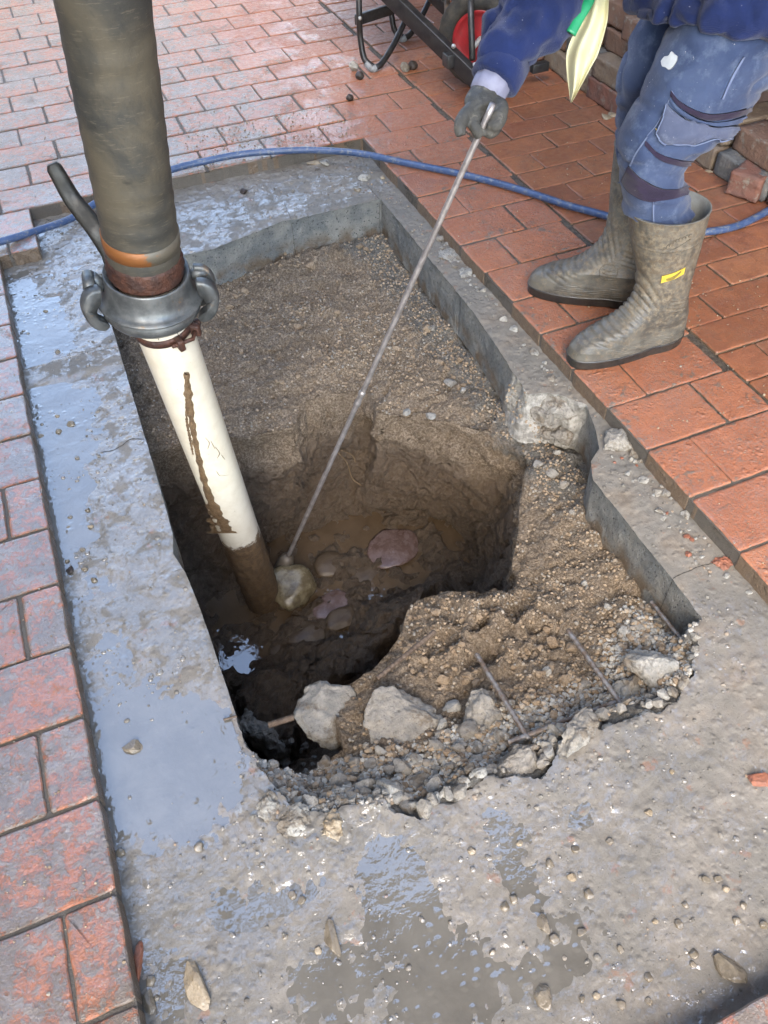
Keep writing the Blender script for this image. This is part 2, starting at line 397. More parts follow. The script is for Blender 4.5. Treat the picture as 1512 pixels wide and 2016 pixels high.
def lay(name, zones, y_org, pitch, length, offs, joint, m, jit=.0012, ztj=.0009, tl=.006):
    V, Fc, RN = [], [], []; n0 = 0; r = np.random.default_rng(5)
    for (X0, X1, Y0, Y1) in zones:
        k0 = int(math.floor((y_org - Y1) / pitch)) - 1; k1 = int(math.ceil((y_org - Y0) / pitch)) + 1
        for k in range(k0, k1):
            yt = y_org - k * pitch; yb = yt - pitch; off = offs[k % 2]
            i0 = int(math.floor((X0 - off) / length)) - 1; i1 = int(math.ceil((X1 - off) / length)) + 1
            for i in range(i0, i1):
                a = off + i * length; b = a + length; j = joint / 2
                xa, xb, ya, yb_ = a + j, b - j, yb + j, yt - j
                xa, xb, ya, yb2 = max(xa, X0), min(xb, X1), max(ya, Y0), min(yb_, Y1)
                if xb - xa < .02 or yb2 - ya < .02: continue
                q = np.random.default_rng(abs(int(i * 7919 + k * 104729)) % 99991); dx, dy = q.normal(0, jit, 2)
                xa2 = xa + (dx if xa > X0 else 0); xb2 = xb + (dx if xb < X1 else 0)
                n0 = brick_piece(xa2, xb2, ya + dy * .6, yb2 + dy * .6, int(q.integers(1e6)), q.normal(0, ztj), q.normal(0, tl, 2), V, Fc, RN, q.random(), n0)
    V = np.vstack(V); o = mesh_obj(name, V, Fc, m, None, False); attr(o, 'rnd', np.concatenate(RN)); return o
EXL, EXR, EYT, EYB = -1.716, -.36, -.673, -3.55
PIT = .16835
zl = [(-2.75, .012, EYT, 3.3), (-2.75, -1.59, -.948, EYT), (-2.75, EXL, -4.6, -.948), (EXR, .012, -4.6, EYT), (EXL, EXR, -4.6, EYB)]
o = lay('paving', zl, 0.0, PIT, .24, (-.12, 0.0), .0070, m_brick_l); tag(o, kind='structure')
zr = [(.022, 2.3, -4.6, 3.3)]
o = lay('brick_pavement', zr, -.9335 + .1235 * 40, .1235, .247, (.0155, .14), .0045, m_brick_r); tag(o, kind='structure')
mb = MB()
for i, (a, b, c, d) in enumerate(zl + [(.012, 2.3, -4.6, 3.3)]):
    e = 0.0015
    zj = -.0052 if i < 5 else -.0085; mb.add([[a, c, zj], [b - 1e-4, c, zj], [b - 1e-4, d - 1e-4, zj], [a, d - 1e-4, zj]], [[0, 1, 2, 3]])
def wallq(x0, y0, x1, y1): mb.add([[x0, y0, -.0085], [x1, y1, -.0085], [x1, y1, -.075], [x0, y0, -.075]], [[0, 1, 2, 3]])
q = .002
wallq(EXR + q, EYB, EXR + q, EYT); wallq(EXL - q, EYB, EXL - q, -.948); wallq(-1.59, EYT + q, EXR, EYT + q); wallq(-1.59 - q, -.948, -1.59 - q, EYT); wallq(EXL, -.948 + q, -1.59, -.948 + q); wallq(EXL, EYB - q, EXR, EYB - q)
V, Fc = mb.get(); tag(mesh_obj('joint_sand', V, Fc, m_bed, smooth=False), kind='structure')
mb = MB(); A, B, C_, D_ = -2.75, 2.3, -4.6, 3.3; W = 60
for (a, b, c, d) in ((-W, A, -W, W), (B, W, -W, W), (A, B, -W, C_), (A, B, D_, W)): mb.add([[a, c, -.006], [b, c, -.006], [b, d, -.006], [a, d, -.006]], [[0, 1, 2, 3]])
V, Fc = mb.get()
tag(mesh_obj('ground', V, Fc, simple('ground_paving', (.24, .12, .07), (.20, .17, .13), 3, (.4, .7), .4, .004, 30), smooth=False), kind='structure')

# ------------------------------------------------------------------ slab with the sawn and broken opening
ZS = -.05
HB = [G(*q, ZS)[:2] for q in [(1372,1240),(1366,1300),(1345,1372),(1300,1398),(1250,1405),(1205,1428),(1150,1440),(1096,1464),(1088,1500),(1060,1530),(1000,1524),(940,1545),(870,1585),(818,1612),(790,1597),(752,1582),(700,1590),(655,1602),(610,1600),(565,1588),(535,1560),(520,1520),(498,1490),(482,1478)]]
HR = [G(*q, ZS)[:2] for q in [(1040,776),(1075,774),(1115,782),(1155,798),(1172,845),(1180,885),(1163,908),(1168,945),(1200,985),(1323,1140),(1389,1223)]]
xr = -.445
hole = [(-1.447, -1.115), (-1.06, -1.115), (-.80, -1.045), (-.795, -1.05), (xr + .003, -1.05), (xr, -1.4), (xr - .006, -1.8)] + HR + HB + \
       [(-1.452, -2.80), (-1.455, -2.52), (-1.462, -2.40), (-1.475, -2.34), (-1.462, -2.28), (-1.458, -2.1), (-1.452, -1.7), (-1.447, -1.3)]
hole = np.array([(float(a), float(b)) for a, b in hole])
front = np.array([(float(a), float(b)) for a, b in HB])
def dfront(P):
    P = P[:, :2]
    best = np.full(len(P), 9.)
    for i in range(len(front) - 1):
        a, b = front[i], front[i + 1]; e = b - a; t = np.clip(((P - a) @ e) / (e @ e), 0, 1)
        best = np.minimum(best, np.linalg.norm(P - a - t[:, None] * e, axis=1))
    return best
def hole_sdf(P):
    nz = np.c_[fbm(P, 28, 4, 3), fbm(P, 28, 4, 9)]
    k = .0010 + .016 * ss(.09, .0, dfront(P)) + .006 * ss(.12, .0, np.hypot(P[:, 0] + .42, (P[:, 1] + 2.15) * .5))
    return sdf(P + nz * k[:, None], hole)
STP = .0046
gx = np.arange(-1.735, -.335, STP); gy = np.arange(-3.585, -.640, STP)
XX, YY = np.meshgrid(gx, gy); P2 = np.c_[XX.ravel(), YY.ravel()]
sd_, _ = hole_sdf(P2)
def blob(P, cx, cy, rx_, ry_): return np.exp(-(((P[:, 0] - cx) / rx_) ** 2 + ((P[:, 1] - cy) / ry_) ** 2))
def relief(P):
    # height above the water line, metres
    big = fbm(P, 7, 4, 21); mid = fbm(P, 32, 4, 5); fine = fbm(P, 95, 3, 8); rid = 1 - np.abs(fbm(P, 26, 4, 44)) * 2.6
    x, y = P[:, 0], P[:, 1]; left = ss(-1.38, -1.46, x); back = ss(-1.12, -1.0, y)
    bottom = ss(-2.85, -3.02, y); rightS = ss(-.50, -.44, x) * ss(-2.9, -2.7, y)
    h = .0016 + .0030 * big + .0014 * mid
    ht = -.0016 - .0016 * ss(-2.12, -2.0, y) * ss(-.95, -1.1, y) + .026 * (x + 1.69) * ss(-2.62, -2.3, y)                      # left strip falls to the bricks
    rough = ss(-1.64, -1.52, x + .09 * fbm(P, 9, 4, 2)) * ss(-1.98, -2.12, y) * ss(-2.80, -2.62, y)
    hl = ht + .0036 * big + .0013 * mid * (1 + .7 * rough) + .0006 * fine * rough + .0032 * rough
    hl += .009 * ss(.06, .03, np.abs(y + 1.56 + .05 * (x + 1.6))) + .004 * ss(-1.30, -1.1, y) * (rid - .2)
    hl += -.003 * ss(-2.72, -2.85, y) * ss(-3.2, -3.05, y)
    hk = .0012 + .0028 * np.maximum(rid, -.2) * ss(-1.35, -1.1, x) + .0014 * big + .0015 * mid
    hb = .0009 + .0022 * big + .0005 * mid + .0022 * ss(.22, .5, fbm(P, 55, 3, 12)) + .0015 * ss(-1.1, -.7, x)
    hr = .004 + .003 * big + .0028 * mid + .0016 * fine
    h = h * (1 - left) + hl * left; h = h * (1 - back * (1 - left)) + hk * back * (1 - left)
    h = h * (1 - bottom) + hb * bottom; h = h * (1 - rightS) + hr * rightS
    # crumbled area at the broken front left corner, old slab edges
    cr = blob(P, -1.33, -3.0, .16, .09); h = h + cr * (.009 + .006 * mid + .006 * fine + .005 * big)
    ed = ss(.06, .0, dfront(P)); h = h + ed * (.002 + .003 * mid)
    for q_, a_, b_, dep in (((755, 1680), .035, .05, .0050), ((775, 1745), .05, .05, .0050), ((800, 1800), .05, .05, .0045), ((850, 1890), .06, .05, .0045), ((480, 1790), .06, .04, .0050), ((590, 1765), .06, .025, .0040), ((900, 1960), .07, .05, .0040), ((1010, 1700), .035, .06, .0035), ((960, 1600), .02, .04, .0030), ((380, 1960), .05, .06, .0040), ((640, 1930), .06, .04, .0034), ((1080, 1900), .05, .03, .0030), ((1150, 1600), .04, .03, .0028)):
        g_ = G(*q_, ZS); h = h - dep * blob(P + np.c_[mid, fine] * .012, g_[0], g_[1], a_, b_)
    h = h + .006 * blob(P, -1.60, -3.24, .05, .07) + .0008 * fine
    return h
cellc = P2.reshape(len(gy), len(gx), 2)[:-1, :-1] + STP / 2
sc_, _ = hole_sdf(cellc.reshape(-1, 2)); keep = sc_ > 0
ny_, nx_ = len(gy), len(gx)
ii, jj = np.meshgrid(np.arange(ny_ - 1), np.arange(nx_ - 1), indexing='ij'); base = (ii * nx_ + jj).ravel()
quads = np.c_[base, base + 1, base + nx_ + 1, base + nx_]
kq = quads[keep]; used = np.zeros(len(P2), bool); used[kq.ravel()] = True
# boundary vertices of the opening snap to the outline
cnt = np.zeros(len(P2), int); np.add.at(cnt, kq.ravel(), 1)
ei = ((cnt > 0) & (cnt < 4)); ei &= (np.abs(sd_) < STP * 1.6) & (P2[:, 0] > gx[1]) & (P2[:, 0] < gx[-2]) & (P2[:, 1] > gy[1]) & (P2[:, 1] < gy[-2])
e = .0015
gxs = (hole_sdf(P2[ei] + [e, 0])[0] - hole_sdf(P2[ei] - [e, 0])[0]) / (2 * e); gys = (hole_sdf(P2[ei] + [0, e])[0] - hole_sdf(P2[ei] - [0, e])[0]) / (2 * e)
gn = np.c_[gxs, gys]; gn /= np.maximum(np.linalg.norm(gn, axis=1), .3)[:, None]
Ps = P2.copy(); Ps[ei] = P2[ei] - gn * np.clip(sd_[ei], -.006, .006)[:, None]
H = relief(Ps); H -= .0015 * ss(.008, 0, sd_)
ZW = ZS - .0002
slabV = np.c_[Ps, ZS + H]
remap = -np.ones(len(P2), int); remap[used] = np.arange(used.sum())
Vt = list(slabV[used]); topV = slabV[used]
x_, y_ = topV[:, 0], topV[:, 1]
o = grid_mesh('concrete_slab', topV, remap[kq], m_slab); tag(o, kind='structure')
left_ = ss(-1.38, -1.46, x_)
wet = np.clip(.62 + .25 * ss(-2.85, -3.0, y_) + .5 * left_ + .35 * ss(-1.2, -1.0, y_) + .45 * ss(-.75, -1.25, x_) * ss(-2.8, -3.0, y_) - .9 * ss(-.56, -.47, x_) * ss(-2.95, -2.7, y_) * ss(-.95, -1.1, y_) - .45 * blob(topV, -1.30, -2.98, .15, .09) + .5 * fbm(topV[:, :2], 6, 3, 31), .0, 1)
wet -= .5 * ss(.05, .03, np.abs(y_ + 1.56)) * left_
attr(o, 'wet', np.clip(wet, 0, 1))
attr(o, 'dirt', np.clip(.10 + .30 * ss(-.95, -.45, x_) + .2 * blob(topV, -1.3, -2.95, .2, .1) - .25 * ss(-1.15, -1.0, y_) - .1 * left_ + .25 * ss(-1.62, -1.5, x_) * left_ * ss(-2.0, -2.1, y_), 0, 1))
# water lying on the slab
m = (slabV[kq, 2].min(axis=1) < ZW + .0004) & (sd_[kq].min(axis=1) > .006)
wq = kq[m]; wu = np.zeros(len(P2), bool); wu[wq.ravel()] = True; wr = -np.ones(len(P2), int); wr[wu] = np.arange(wu.sum())
o = grid_mesh('water', np.c_[Ps[wu], np.full(wu.sum(), ZW)], wr[wq], m_pool); tag(o, kind='structure')
# faces of the opening
from collections import Counter
ed = Counter(); od = {}
for qd in kq:
    for a, b in ((qd[0], qd[1]), (qd[1], qd[2]), (qd[2], qd[3]), (qd[3], qd[0])):
        k = (min(a, b), max(a, b)); ed[k] += 1; od[k] = (a, b)
bed = [od[k] for k, c in ed.items() if c == 1 and abs(sd_[k[0]]) < .012 and abs(sd_[k[1]]) < .012]
bv = sorted({v for e_ in bed for v in e_}); bi = {v: i for i, v in enumerate(bv)}; bv = np.array(bv)
e = .004
def grad(P): g = np.c_[hole_sdf(P + [e, 0])[0] - hole_sdf(P - [e, 0])[0], hole_sdf(P + [0, e])[0] - hole_sdf(P - [0, e])[0]]; return g / np.maximum(np.linalg.norm(g, axis=1), 1e-6)[:, None]
gb = grad(Ps[bv]); NR = 20; TH = .150; Wv = []
brk = np.clip(ss(.05, .0, dfront(Ps[bv])) + ss(.16, .08, np.hypot(Ps[bv, 0] + .40, Ps[bv, 1] + 2.17)), 0, 1)
for r_ in range(NR):
    t = r_ / (NR - 1); z = slabV[bv, 2] - t * TH
    q3 = np.c_[Ps[bv] * 1.0, z]
    d = fbm(q3, 22, 4, 77) * (.0035 + .018 * brk) + fbm(q3, 90, 3, 70) * (.0016 + .004 * brk) - .002 * ss(0, .1, t)
    d = np.where(t > 0, d, 0) * ss(0, .08, t + .02) + .030 * brk * t
    Wv.append(np.c_[Ps[bv] - gb * d[:, None], z])
Wv = np.vstack(Wv); nb = len(bv); wf = []
for a, b in bed:
    a, b = bi[a], bi[b]
    for r_ in range(NR - 1): wf.append([b + r_ * nb, a + r_ * nb, a + (r_ + 1) * nb, b + (r_ + 1) * nb])
o = grid_mesh('slab_edge', Wv, wf, m_cut); tag(o, kind='structure'); attr(o, 'brk', np.tile(brk, NR))

# ------------------------------------------------------------------ soil and pit
ZT = -.24
rim = [G(*q, ZT)[:2] for q in [(470,866),(530,860),(582,852),(598,800),(645,786),(722,770),(735,790),(742,826),(795,826),(850,838),(930,855),(1000,885),(1034,915),(1030,950),(1022,1000),(1018,1060),(1004,1125),(1020,1160),(988,1182),(930,1178),(850,1176),(806,1200),(790,1262),(752,1310),(720,1338),(650,1375)]]
rim = [(float(a), float(b)) for a, b in rim]
rim = [(-1.50, -1.80), (-1.40, -1.80)] + rim + [(-1.27, -2.87), (-1.38, -2.90), (-1.44, -2.86), (-1.50, -2.80), (-1.53, -2.5), (-1.54, -2.1)]
rim = np.array(rim)
ZF = -.76
flo = [G(*q, ZF)[:2] for q in [(520,1060),(600,1050),(700,1012),(790,1000),(870,1018),(915,1060),(905,1120),(870,1190),(820,1290),(740,1370),(620,1430)]]
flo = np.array([(float(a), float(b)) for a, b in flo] + [(-1.36, -2.62), (-1.42, -2.45), (-1.45, -2.2), (-1.43, -2.0)])
def soilH(P, detail=True):
    nz = np.c_[fbm(P, 14, 5, 13), fbm(P, 14, 5, 19)]
    Q = P + nz * .030
    dr, _ = sdf(Q, rim); dfl, _ = sdf(P + np.c_[fbm(P, 6, 3, 43), fbm(P, 6, 3, 49)] * .05, flo)
    x, y = P[:, 0], P[:, 1]
    lump = fbm(P, 11, 5, 61)
    top = -.205 + .020 * lump + .006 * fbm(P, 45, 4, 67) - .020 * ss(.10, .0, dr) + .022 * ss(-1.25, -1.08, y)
    df = dfront(P)
    top = top + .05 * ss(.06, .0, df) * ss(-.62, -.5, x) + (.085 * ss(.30, .04, df) + .062 * ss(.085, .0, df)) * ss(-.50, -.62, x) + .035 * ss(.20, .02, df) * ss(-.62, -.5, x)
    bench = blob(P, -.84, -2.72, .16, .12); top = top + bench * (.050 * (1 - np.abs(fbm(P, 13, 4, 88)) * 2.6) + .022 * fbm(P, 38, 4, 89))
    top = top + .03 * ss(-.62, -.50, x) * ss(-1.9, -2.1, y) * (.6 + fbm(P, 16, 3, 91))
    z = top
    inside = dr < 0
    if detail: z = z + .0038 * fbm(P, 170, 2, 120) + .0085 * fbm(P, 80, 3, 121) + .010 * np.clip(fbm(P, 24, 4, 122) - .12, 0, 1) * 2 - .010 * np.clip(np.abs(fbm(P, 9, 3, 123)) * -6 + 1, 0, 1)
    return z, dr, inside
def resample(poly, n):
    p = np.vstack([poly, poly[:1]]); L = np.r_[0, np.cumsum(np.linalg.norm(np.diff(p, axis=0), axis=1))]
    u = np.linspace(0, L[-1], n, endpoint=False); return np.c_[np.interp(u, L, p[:, 0]), np.interp(u, L, p[:, 1])]
NA = 760
rimR = resample(rim, NA); j0 = int(np.argmin(np.linalg.norm(flo - [-1.43, -2.0], axis=1))); floR = resample(np.roll(flo, -j0, axis=0), NA)
def closed_smooth(P, k):
    for _ in range(k): P = (np.roll(P, 1, 0) + P * 2 + np.roll(P, -1, 0)) / 4
    return P
floR = closed_smooth(floR, 60); rimR = closed_smooth(rimR, 22)
S2 = .0048
sx = np.arange(-1.56, -.30, S2); sy = np.arange(-3.14, -.92, S2); SX, SY = np.meshgrid(sx, sy); PS = np.c_[SX.ravel(), SY.ravel()]
zz, dr_, tt = soilH(PS); sh, _ = sdf(PS, hole)
zz = np.where(sh > .022, np.minimum(zz, -.205), zz)
rsd, _ = sdf(PS, rimR)
V3 = np.c_[PS, zz]
ny2, nx2 = len(sy), len(sx); ii, jj = np.meshgrid(np.arange(ny2 - 1), np.arange(nx2 - 1), indexing='ij'); b0 = (ii * nx2 + jj).ravel()
sq = np.c_[b0, b0 + 1, b0 + nx2 + 1, b0 + nx2]; sq = sq[rsd[sq].mean(axis=1) > .004]
def sub(V, q, *at_):
    u = np.zeros(len(V), bool); u[q.ravel()] = True; r = -np.ones(len(V), int); r[u] = np.arange(u.sum()); return V[u], r[q], [a[u] for a in at_]
def dustf(P): return .62 * ss(-.66, -.48, P[:, 0]) * ss(-2.75, -2.3, P[:, 1]) + .75 * ss(.20, .05, dfront(P)) + .35 * ss(-1.2, -1.05, P[:, 1]) + .15
sv, sq2, _ = sub(V3, sq)
o = grid_mesh('soil', sv, sq2, m_soil); tag(o, kind='structure')
attr(o, 'wet', np.clip(.10 + .25 * fbm(sv[:, :2], 7, 3, 140), 0, 1)); attr(o, 'dust', np.clip(dustf(sv), 0, 1))
# the pit: rows from just outside the rim down its wall and across its floor
cF = floR.mean(axis=0); zr = soilH(rimR, False)[0]; rows = []; out = rimR - closed_smooth(rimR, 200); out = grad_o = None
tg = np.roll(rimR, -3, 0) - np.roll(rimR, 3, 0); nr = np.c_[tg[:, 1], -tg[:, 0]]; nr /= np.linalg.norm(nr, axis=1)[:, None]
if sdf(rimR[:1] + nr[:1] * .01, rimR)[0][0] < 0: nr = -nr
for k in range(5):
    u = 1 - k / 5; P = rimR + nr * .022 * u; rows.append(np.c_[P, soilH(P)[0] - .0035 * u - .002])
NWALL = 120
for k in range(NWALL):
    t = k / (NWALL - 1); a = t ** 2.2; b = 1 - (1 - t) ** 1.25; b = b * .96 + .04 * ss(0, .06, t)
    P = rimR * (1 - a) + floR * a
    fz = ZF + .20 * ss(-1.10, -.84, floR[:, 0]) * ss(-2.10, -2.45, floR[:, 1]) + .07 * ss(-2.5, -2.8, floR[:, 1])
    z = zr * (1 - b) + fz * b
    ledge = .035 * ss(.5, .6, t) * ss(.95, .7, t); P = P + (floR - P) * ledge * 2.0
    rows.append(np.c_[P, z])
for k in range(1, 70):
    t = k / 69; P = floR * (1 - t) + cF * t; rows.append(np.c_[P, fz * (1 - t) ** 1.5 + ZF * (1 - (1 - t) ** 1.5)])
RV = np.vstack(rows); nrw = len(rows); lev = np.repeat(np.arange(nrw), NA)
am = ss(3, 14, lev); fl = ss(5 + NWALL - 18, 5 + NWALL + 4, lev)
for c in range(3):
    amp = .040 if c < 2 else .040
    RV[:, c] += am * ((amp * (1 - .3 * fl)) * fbm(RV * [1, 1, 1], 8, 4, 200 + c) + .020 * fbm(RV, 30, 4, 210 + c) + .0065 * fbm(RV, 100, 3, 220 + c))
RV[:, 2] += .16 * fl * ss(-2.18, -2.45, RV[:, 1])
RV[:, 2] += fl * (.060 * np.abs(fbm(RV[:, :2], 9, 4, 230)) + .025 * np.abs(fbm(RV[:, :2], 26, 3, 231)) - .010)
i0 = (np.arange(nrw - 1)[:, None] * NA + np.arange(NA)[None]).ravel(); i1 = (np.arange(nrw - 1)[:, None] * NA + (np.arange(NA) + 1)[None] % NA).ravel()
o = grid_mesh('pit', RV, np.c_[i1, i0, i0 + NA, i1 + NA], m_soil); tag(o, kind='structure')
attr(o, 'wet', np.clip(ss(-.25, -.50, RV[:, 2]) * .95 + .10 * am + .25 * fbm(RV, 7, 3, 141), 0, 1)); attr(o, 'dust', np.clip(dustf(RV[:, :2]) * ss(-.32, -.24, RV[:, 2]), 0, 1))
ZP = ZF + .010
pw = resample(closed_smooth(floR * 1.0, 5), 60); pw = pw + (pw - cF) * .15
tag(mesh_obj('puddle', [[*p_, ZP] for p_ in pw], [list(range(60))], m_pit, smooth=False), kind='structure')
# side walls closing the undercut below the slab
mb = MB()
mb.add([[-1.555, -3.2, -.17], [-1.555, -.9, -.17], [-1.555, -.9, -.9], [-1.555, -3.2, -.9]], [[0, 1, 2, 3]])
mb.add([[-1.735, -3.585, -.201], [-.335, -3.585, -.201], [-.335, -3.12, -.201], [-1.735, -3.12, -.201]], [[0, 1, 2, 3]])
V, Fc = mb.get(); tag(mesh_obj('subsoil', V, Fc, m_soil, smooth=False), kind='structure')

# ------------------------------------------------------------------ building beside the path, plus unseen roof and walls added for the light
m_wall = simple('painted_render', (.50, .38, .33), (.44, .33, .29), 6, (.6, .8), .4, .004, 40)
m_unseen_roof = simple('unseen_roof_brown', (.20, .15, .11), (.15, .11, .08), 8, (.6, .8), .3, .004, 40)
WX = 1.12
mb = MB(); mb.box((WX + .11, -1.0, 1.35), (.22, 9.0, 2.72)); V, Fc = mb.get()
o = mesh_obj('building', V, Fc, m_wall, smooth=False); tag(o, 'pink rendered building wall rising behind the stacked old bricks', 'building')  # mostly out of frame, extended for its effect on light and reflections
mb = MB(); mb.box((-1.2, -3.45, 2.78), (4.9, 2.1, .12)); mb.box((.60, 1.2, 2.78), (1.5, 5.4, .12)); V, Fc = mb.get()
tag(mesh_obj('unseen_roof', V, Fc, m_unseen_roof, smooth=False), kind='structure')  # unseen roof, added and sized to block sky light and darken reflections
mb = MB(); mb.box((-3.7, -1.0, 1.9), (.2, 9.0, 3.8)); V, Fc = mb.get()
mb2 = MB(); mb2.box((-1.2, 7.2, 1.25), (6.0, .2, 2.5)); V2, F2_ = mb2.get()
tag(mesh_obj('added_far_wall', V2, F2_, simple('added_wall_cream', (.62, .50, .33), (.55, .44, .30), 6, (.6, .8), .3, .004, 40), smooth=False), 'cream wall added out of view at the far end for its warm reflection', 'wall')  # unseen wall added to block low sky and lend a warm reflection
tag(mesh_obj('added_left_wall', V, Fc, m_wall, smooth=False), 'tall pale wall added out of view on the left to block low sky', 'wall')  # unseen wall added to cut the sky light coming in low

# ------------------------------------------------------------------ surfaces to stand things on
def bvh_of(names):
    V, Fc, n = [], [], 0
    for nm in names:
        o = bpy.data.objects[nm]; me = o.data
        v = np.empty(len(me.vertices) * 3); me.vertices.foreach_get('co', v); V.append(v.reshape(-1, 3))
        Fc += [[i + n for i in p.vertices] for p in me.polygons]; n += len(me.vertices)
    return BVHTree.FromPolygons(np.vstack(V).tolist(), Fc)
GND = bvh_of(['concrete_slab', 'soil', 'pit', 'slab_edge']); 
def zat(x, y, top=1.0):
    h = GND.ray_cast(Vector((x, y, top)), Vector((0, 0, -1)))
    return h[0].z if h[0] else 0.0
def hit(x, y):
    d = Vector(ray(x, y)); h = GND.ray_cast(Vector(CAM), d.normalized())
    g = G(x, y, 0.0)
    inside_trench = EXL < g[0] < EXR and EYB < g[1] < EYT and not (g[0] < -1.59 and g[1] > -.948)
    if h[0] is None or not inside_trench: return np.array([g[0], g[1], 0.0]) if not h[0] or h[0].z > -.06 else np.array(h[0])
    return np.array(h[0])
def depth(P): return float(-(CR.T @ (np.asarray(P) - CAM))[2])

# ------------------------------------------------------------------ stones
def stone_mat(name, c1, c2, rough=(.5, .8), b=.8):
    M = NT(name); oi = M.n('ShaderNodeObjectInfo').outputs['Random']
    c = M.mix(M.mr(M.noise(35, 5, .65), .4, .6), c1, c2); c = M.mix(M.mr(M.noise(200, 4, .7), .6, .68, 0, .6), c, tuple(v * .4 for v in c1))
    M.set(c, M.mr(M.noise(20, 4), .35, .65, *rough)); M.bump(M.noise(120, 6, .7), b, .003); return M.m
m_wetstone = stone_mat('wet_stone', (.20, .165, .115), (.30, .25, .18), (.12, .35), .35)
m_tan = stone_mat('tan_stone', (.33, .25, .15), (.42, .34, .23), (.3, .6), .7)
m_redchip = stone_mat('brick_fragment', (.40, .14, .07), (.30, .12, .07), (.3, .6))
m_dark = stone_mat('dark_clod', (.03, .022, .016), (.06, .04, .03), (.5, .8))
m_cob = stone_mat('pit_cobble', (.16, .125, .07), (.30, .25, .15), (.15, .35), .3)
m_mudst = stone_mat('mud_coated_stone', (.11, .075, .045), (.16, .115, .07), (.3, .6), .6)
m_pink = stone_mat('pink_stone', (.17, .105, .085), (.25, .175, .155), (.12, .3), .5)
PROT = {}
def proto(key, seed, sub, cuts, rough, rnd, mat):
    if key not in PROT:
        V, Fc = chunk(seed, (1, 1, 1), cuts, sub, rough, rnd); me = bpy.data.meshes.new('stone'); me.from_pydata(V.tolist(), [], Fc); me.update()
        me.polygons.foreach_set('use_smooth', [False if cuts > 7 else True] * len(me.polygons)); me.materials.append(mat); PROT[key] = me
    return PROT[key]
def stone(name, pos, dims, mat, label, cat, group=None, seed=None, cuts=12, rough=.10, rnd=.64, sub=3, sink=.3, rot=None, unique=False):
    seed = int(rng.integers(12)) if seed is None else seed
    key = (mat.name, seed, cuts, sub); me = proto(key, seed + 100, sub, cuts, rough, rnd, mat)
    o = bpy.data.objects.new(name, me); COL.objects.link(o)
    o.location = (float(pos[0]), float(pos[1]), float(pos[2]) + dims[2] * (1 - 2 * sink) * .7); o.scale = [float(d) for d in dims]
    o.rotation_euler = rot if rot is not None else (rng.uniform(-.35, .35), rng.uniform(-.35, .35), rng.uniform(0, 6.28))
    return tag(o, label, cat, group)
def pxstone(name, x, y, wpx, hpx, mat, label, cat, group=None, flat=.7, **k):
    P = hit(x, y); s = depth(P) / F; rx_, ry_ = wpx * s / 2 * 1.12, hpx * s / 2 * 1.25
    return stone(name, P, (rx_, ry_, min(rx_, ry_) * flat), mat, label, cat, group, **k)
# the big broken pieces
LB = 'concrete_chunk'
def bigchunk(x, y, w_, h_, th, yaw, tilt, label, seed, mat=m_rub, cuts=7, dz=0.0, sub=5):
    P = hit(x, y); s = depth(P) / F; V, Fc = chunk(seed, (1, 1, 1), cuts + 7, sub, .13, .66)
    V = V * np.array([w_ * s / 2 * 1.12, h_ * s / 2 * 1.3, th]); V += .0065 * np.c_[fbm(V, 40, 4, seed), fbm(V, 40, 4, seed + 1), fbm(V, 40, 4, seed + 2)] + normals(V, Fc) * (.0045 * fbm(V, 130, 3, 5) - .006 * np.clip(fbm(V, 45, 3, 9) - .15, 0, 1))[:, None]
    Rr = np.array(Matrix.Rotation(yaw, 3, 'Z') @ Matrix.Rotation(tilt, 3, 'X')); V = V @ Rr.T
    o = mesh_obj(LB, V, Fc, mat); o.location = [float(P[0]), float(P[1]), float(P[2]) + dz]; return tag(o, label, 'concrete chunk')
bigchunk(650, 1402, 140, 140, .036, .5, .22, 'largest pale slab fragment leaning over the pit at the left end of the rubble heap', 3, dz=.015)
bigchunk(785, 1425, 150, 150, .040, -.3, .15, 'big rounded grey lump of crushed concrete in the middle of the rubble heap', 8, dz=.012)
bigchunk(522, 1450, 66, 120, .050, .35, .1, 'upright broken concrete piece at the front left corner of the opening', 15, dz=.015)
bigchunk(955, 1408, 110, 80, .035, .9, .1, 'wide grey concrete lump under the middle steel bar', 21, dz=.004)
bigchunk(1300, 1325, 110, 130, .045, .2, 0, 'large pale concrete lump at the right end of the broken edge', 27, dz=.0)
bigchunk(1240, 1375, 110, 60, .03, .5, 0, 'grey concrete lump beside the end of the right steel bar', 33, dz=.0)
bigchunk(1010, 1512, 150, 66, .03, .45, 0, 'long brown grey concrete lump wedged against the broken slab edge', 39, dz=.006)
bigchunk(1130, 1452, 130, 46, .026, .5, 0, 'flat strip of concrete lying along the broken edge under the cross bar', 45, dz=.004)
bigchunk(1212, 872, 66, 66, .026, .2, 0, 'crumbly pale mortar lump where the right slab edge is broken out', 51, dz=.004)
bigchunk(1062, 822, 54, 50, .035, .3, .1, 'dark grey stone in the broken notch of the right slab, nearest its back corner', 57, dz=.012)
bigchunk(1108, 862, 58, 36, .022, -.7, .0, 'flat oval grey stone lying in the broken notch of the right slab', 63, dz=.01)
bigchunk(1072, 856, 34, 44, .024, .3, .1, 'small upright grey stone in front of the broken notch', 69, dz=.008)
bigchunk(1100, 800, 84, 48, .03, -.5, .25, 'slab piece hanging loose at the back of the broken notch', 72, dz=.006)
bigchunk(884, 506, 46, 52, .012, .1, 0, 'cracked pale slab wedge on the right ledge beside the steel rod', 75, dz=.003, cuts=12)
bigchunk(1425, 1112, 40, 34, .012, .1, 0, 'reddish crumb of mortar on the slab next to the right brick edge', 81, mat=m_redchip, dz=.003)
bigchunk(575, 1620, 90, 50, .016, .4, 0, 'low crust of broken concrete on the slab left of the rubble heap', 84, dz=.0)
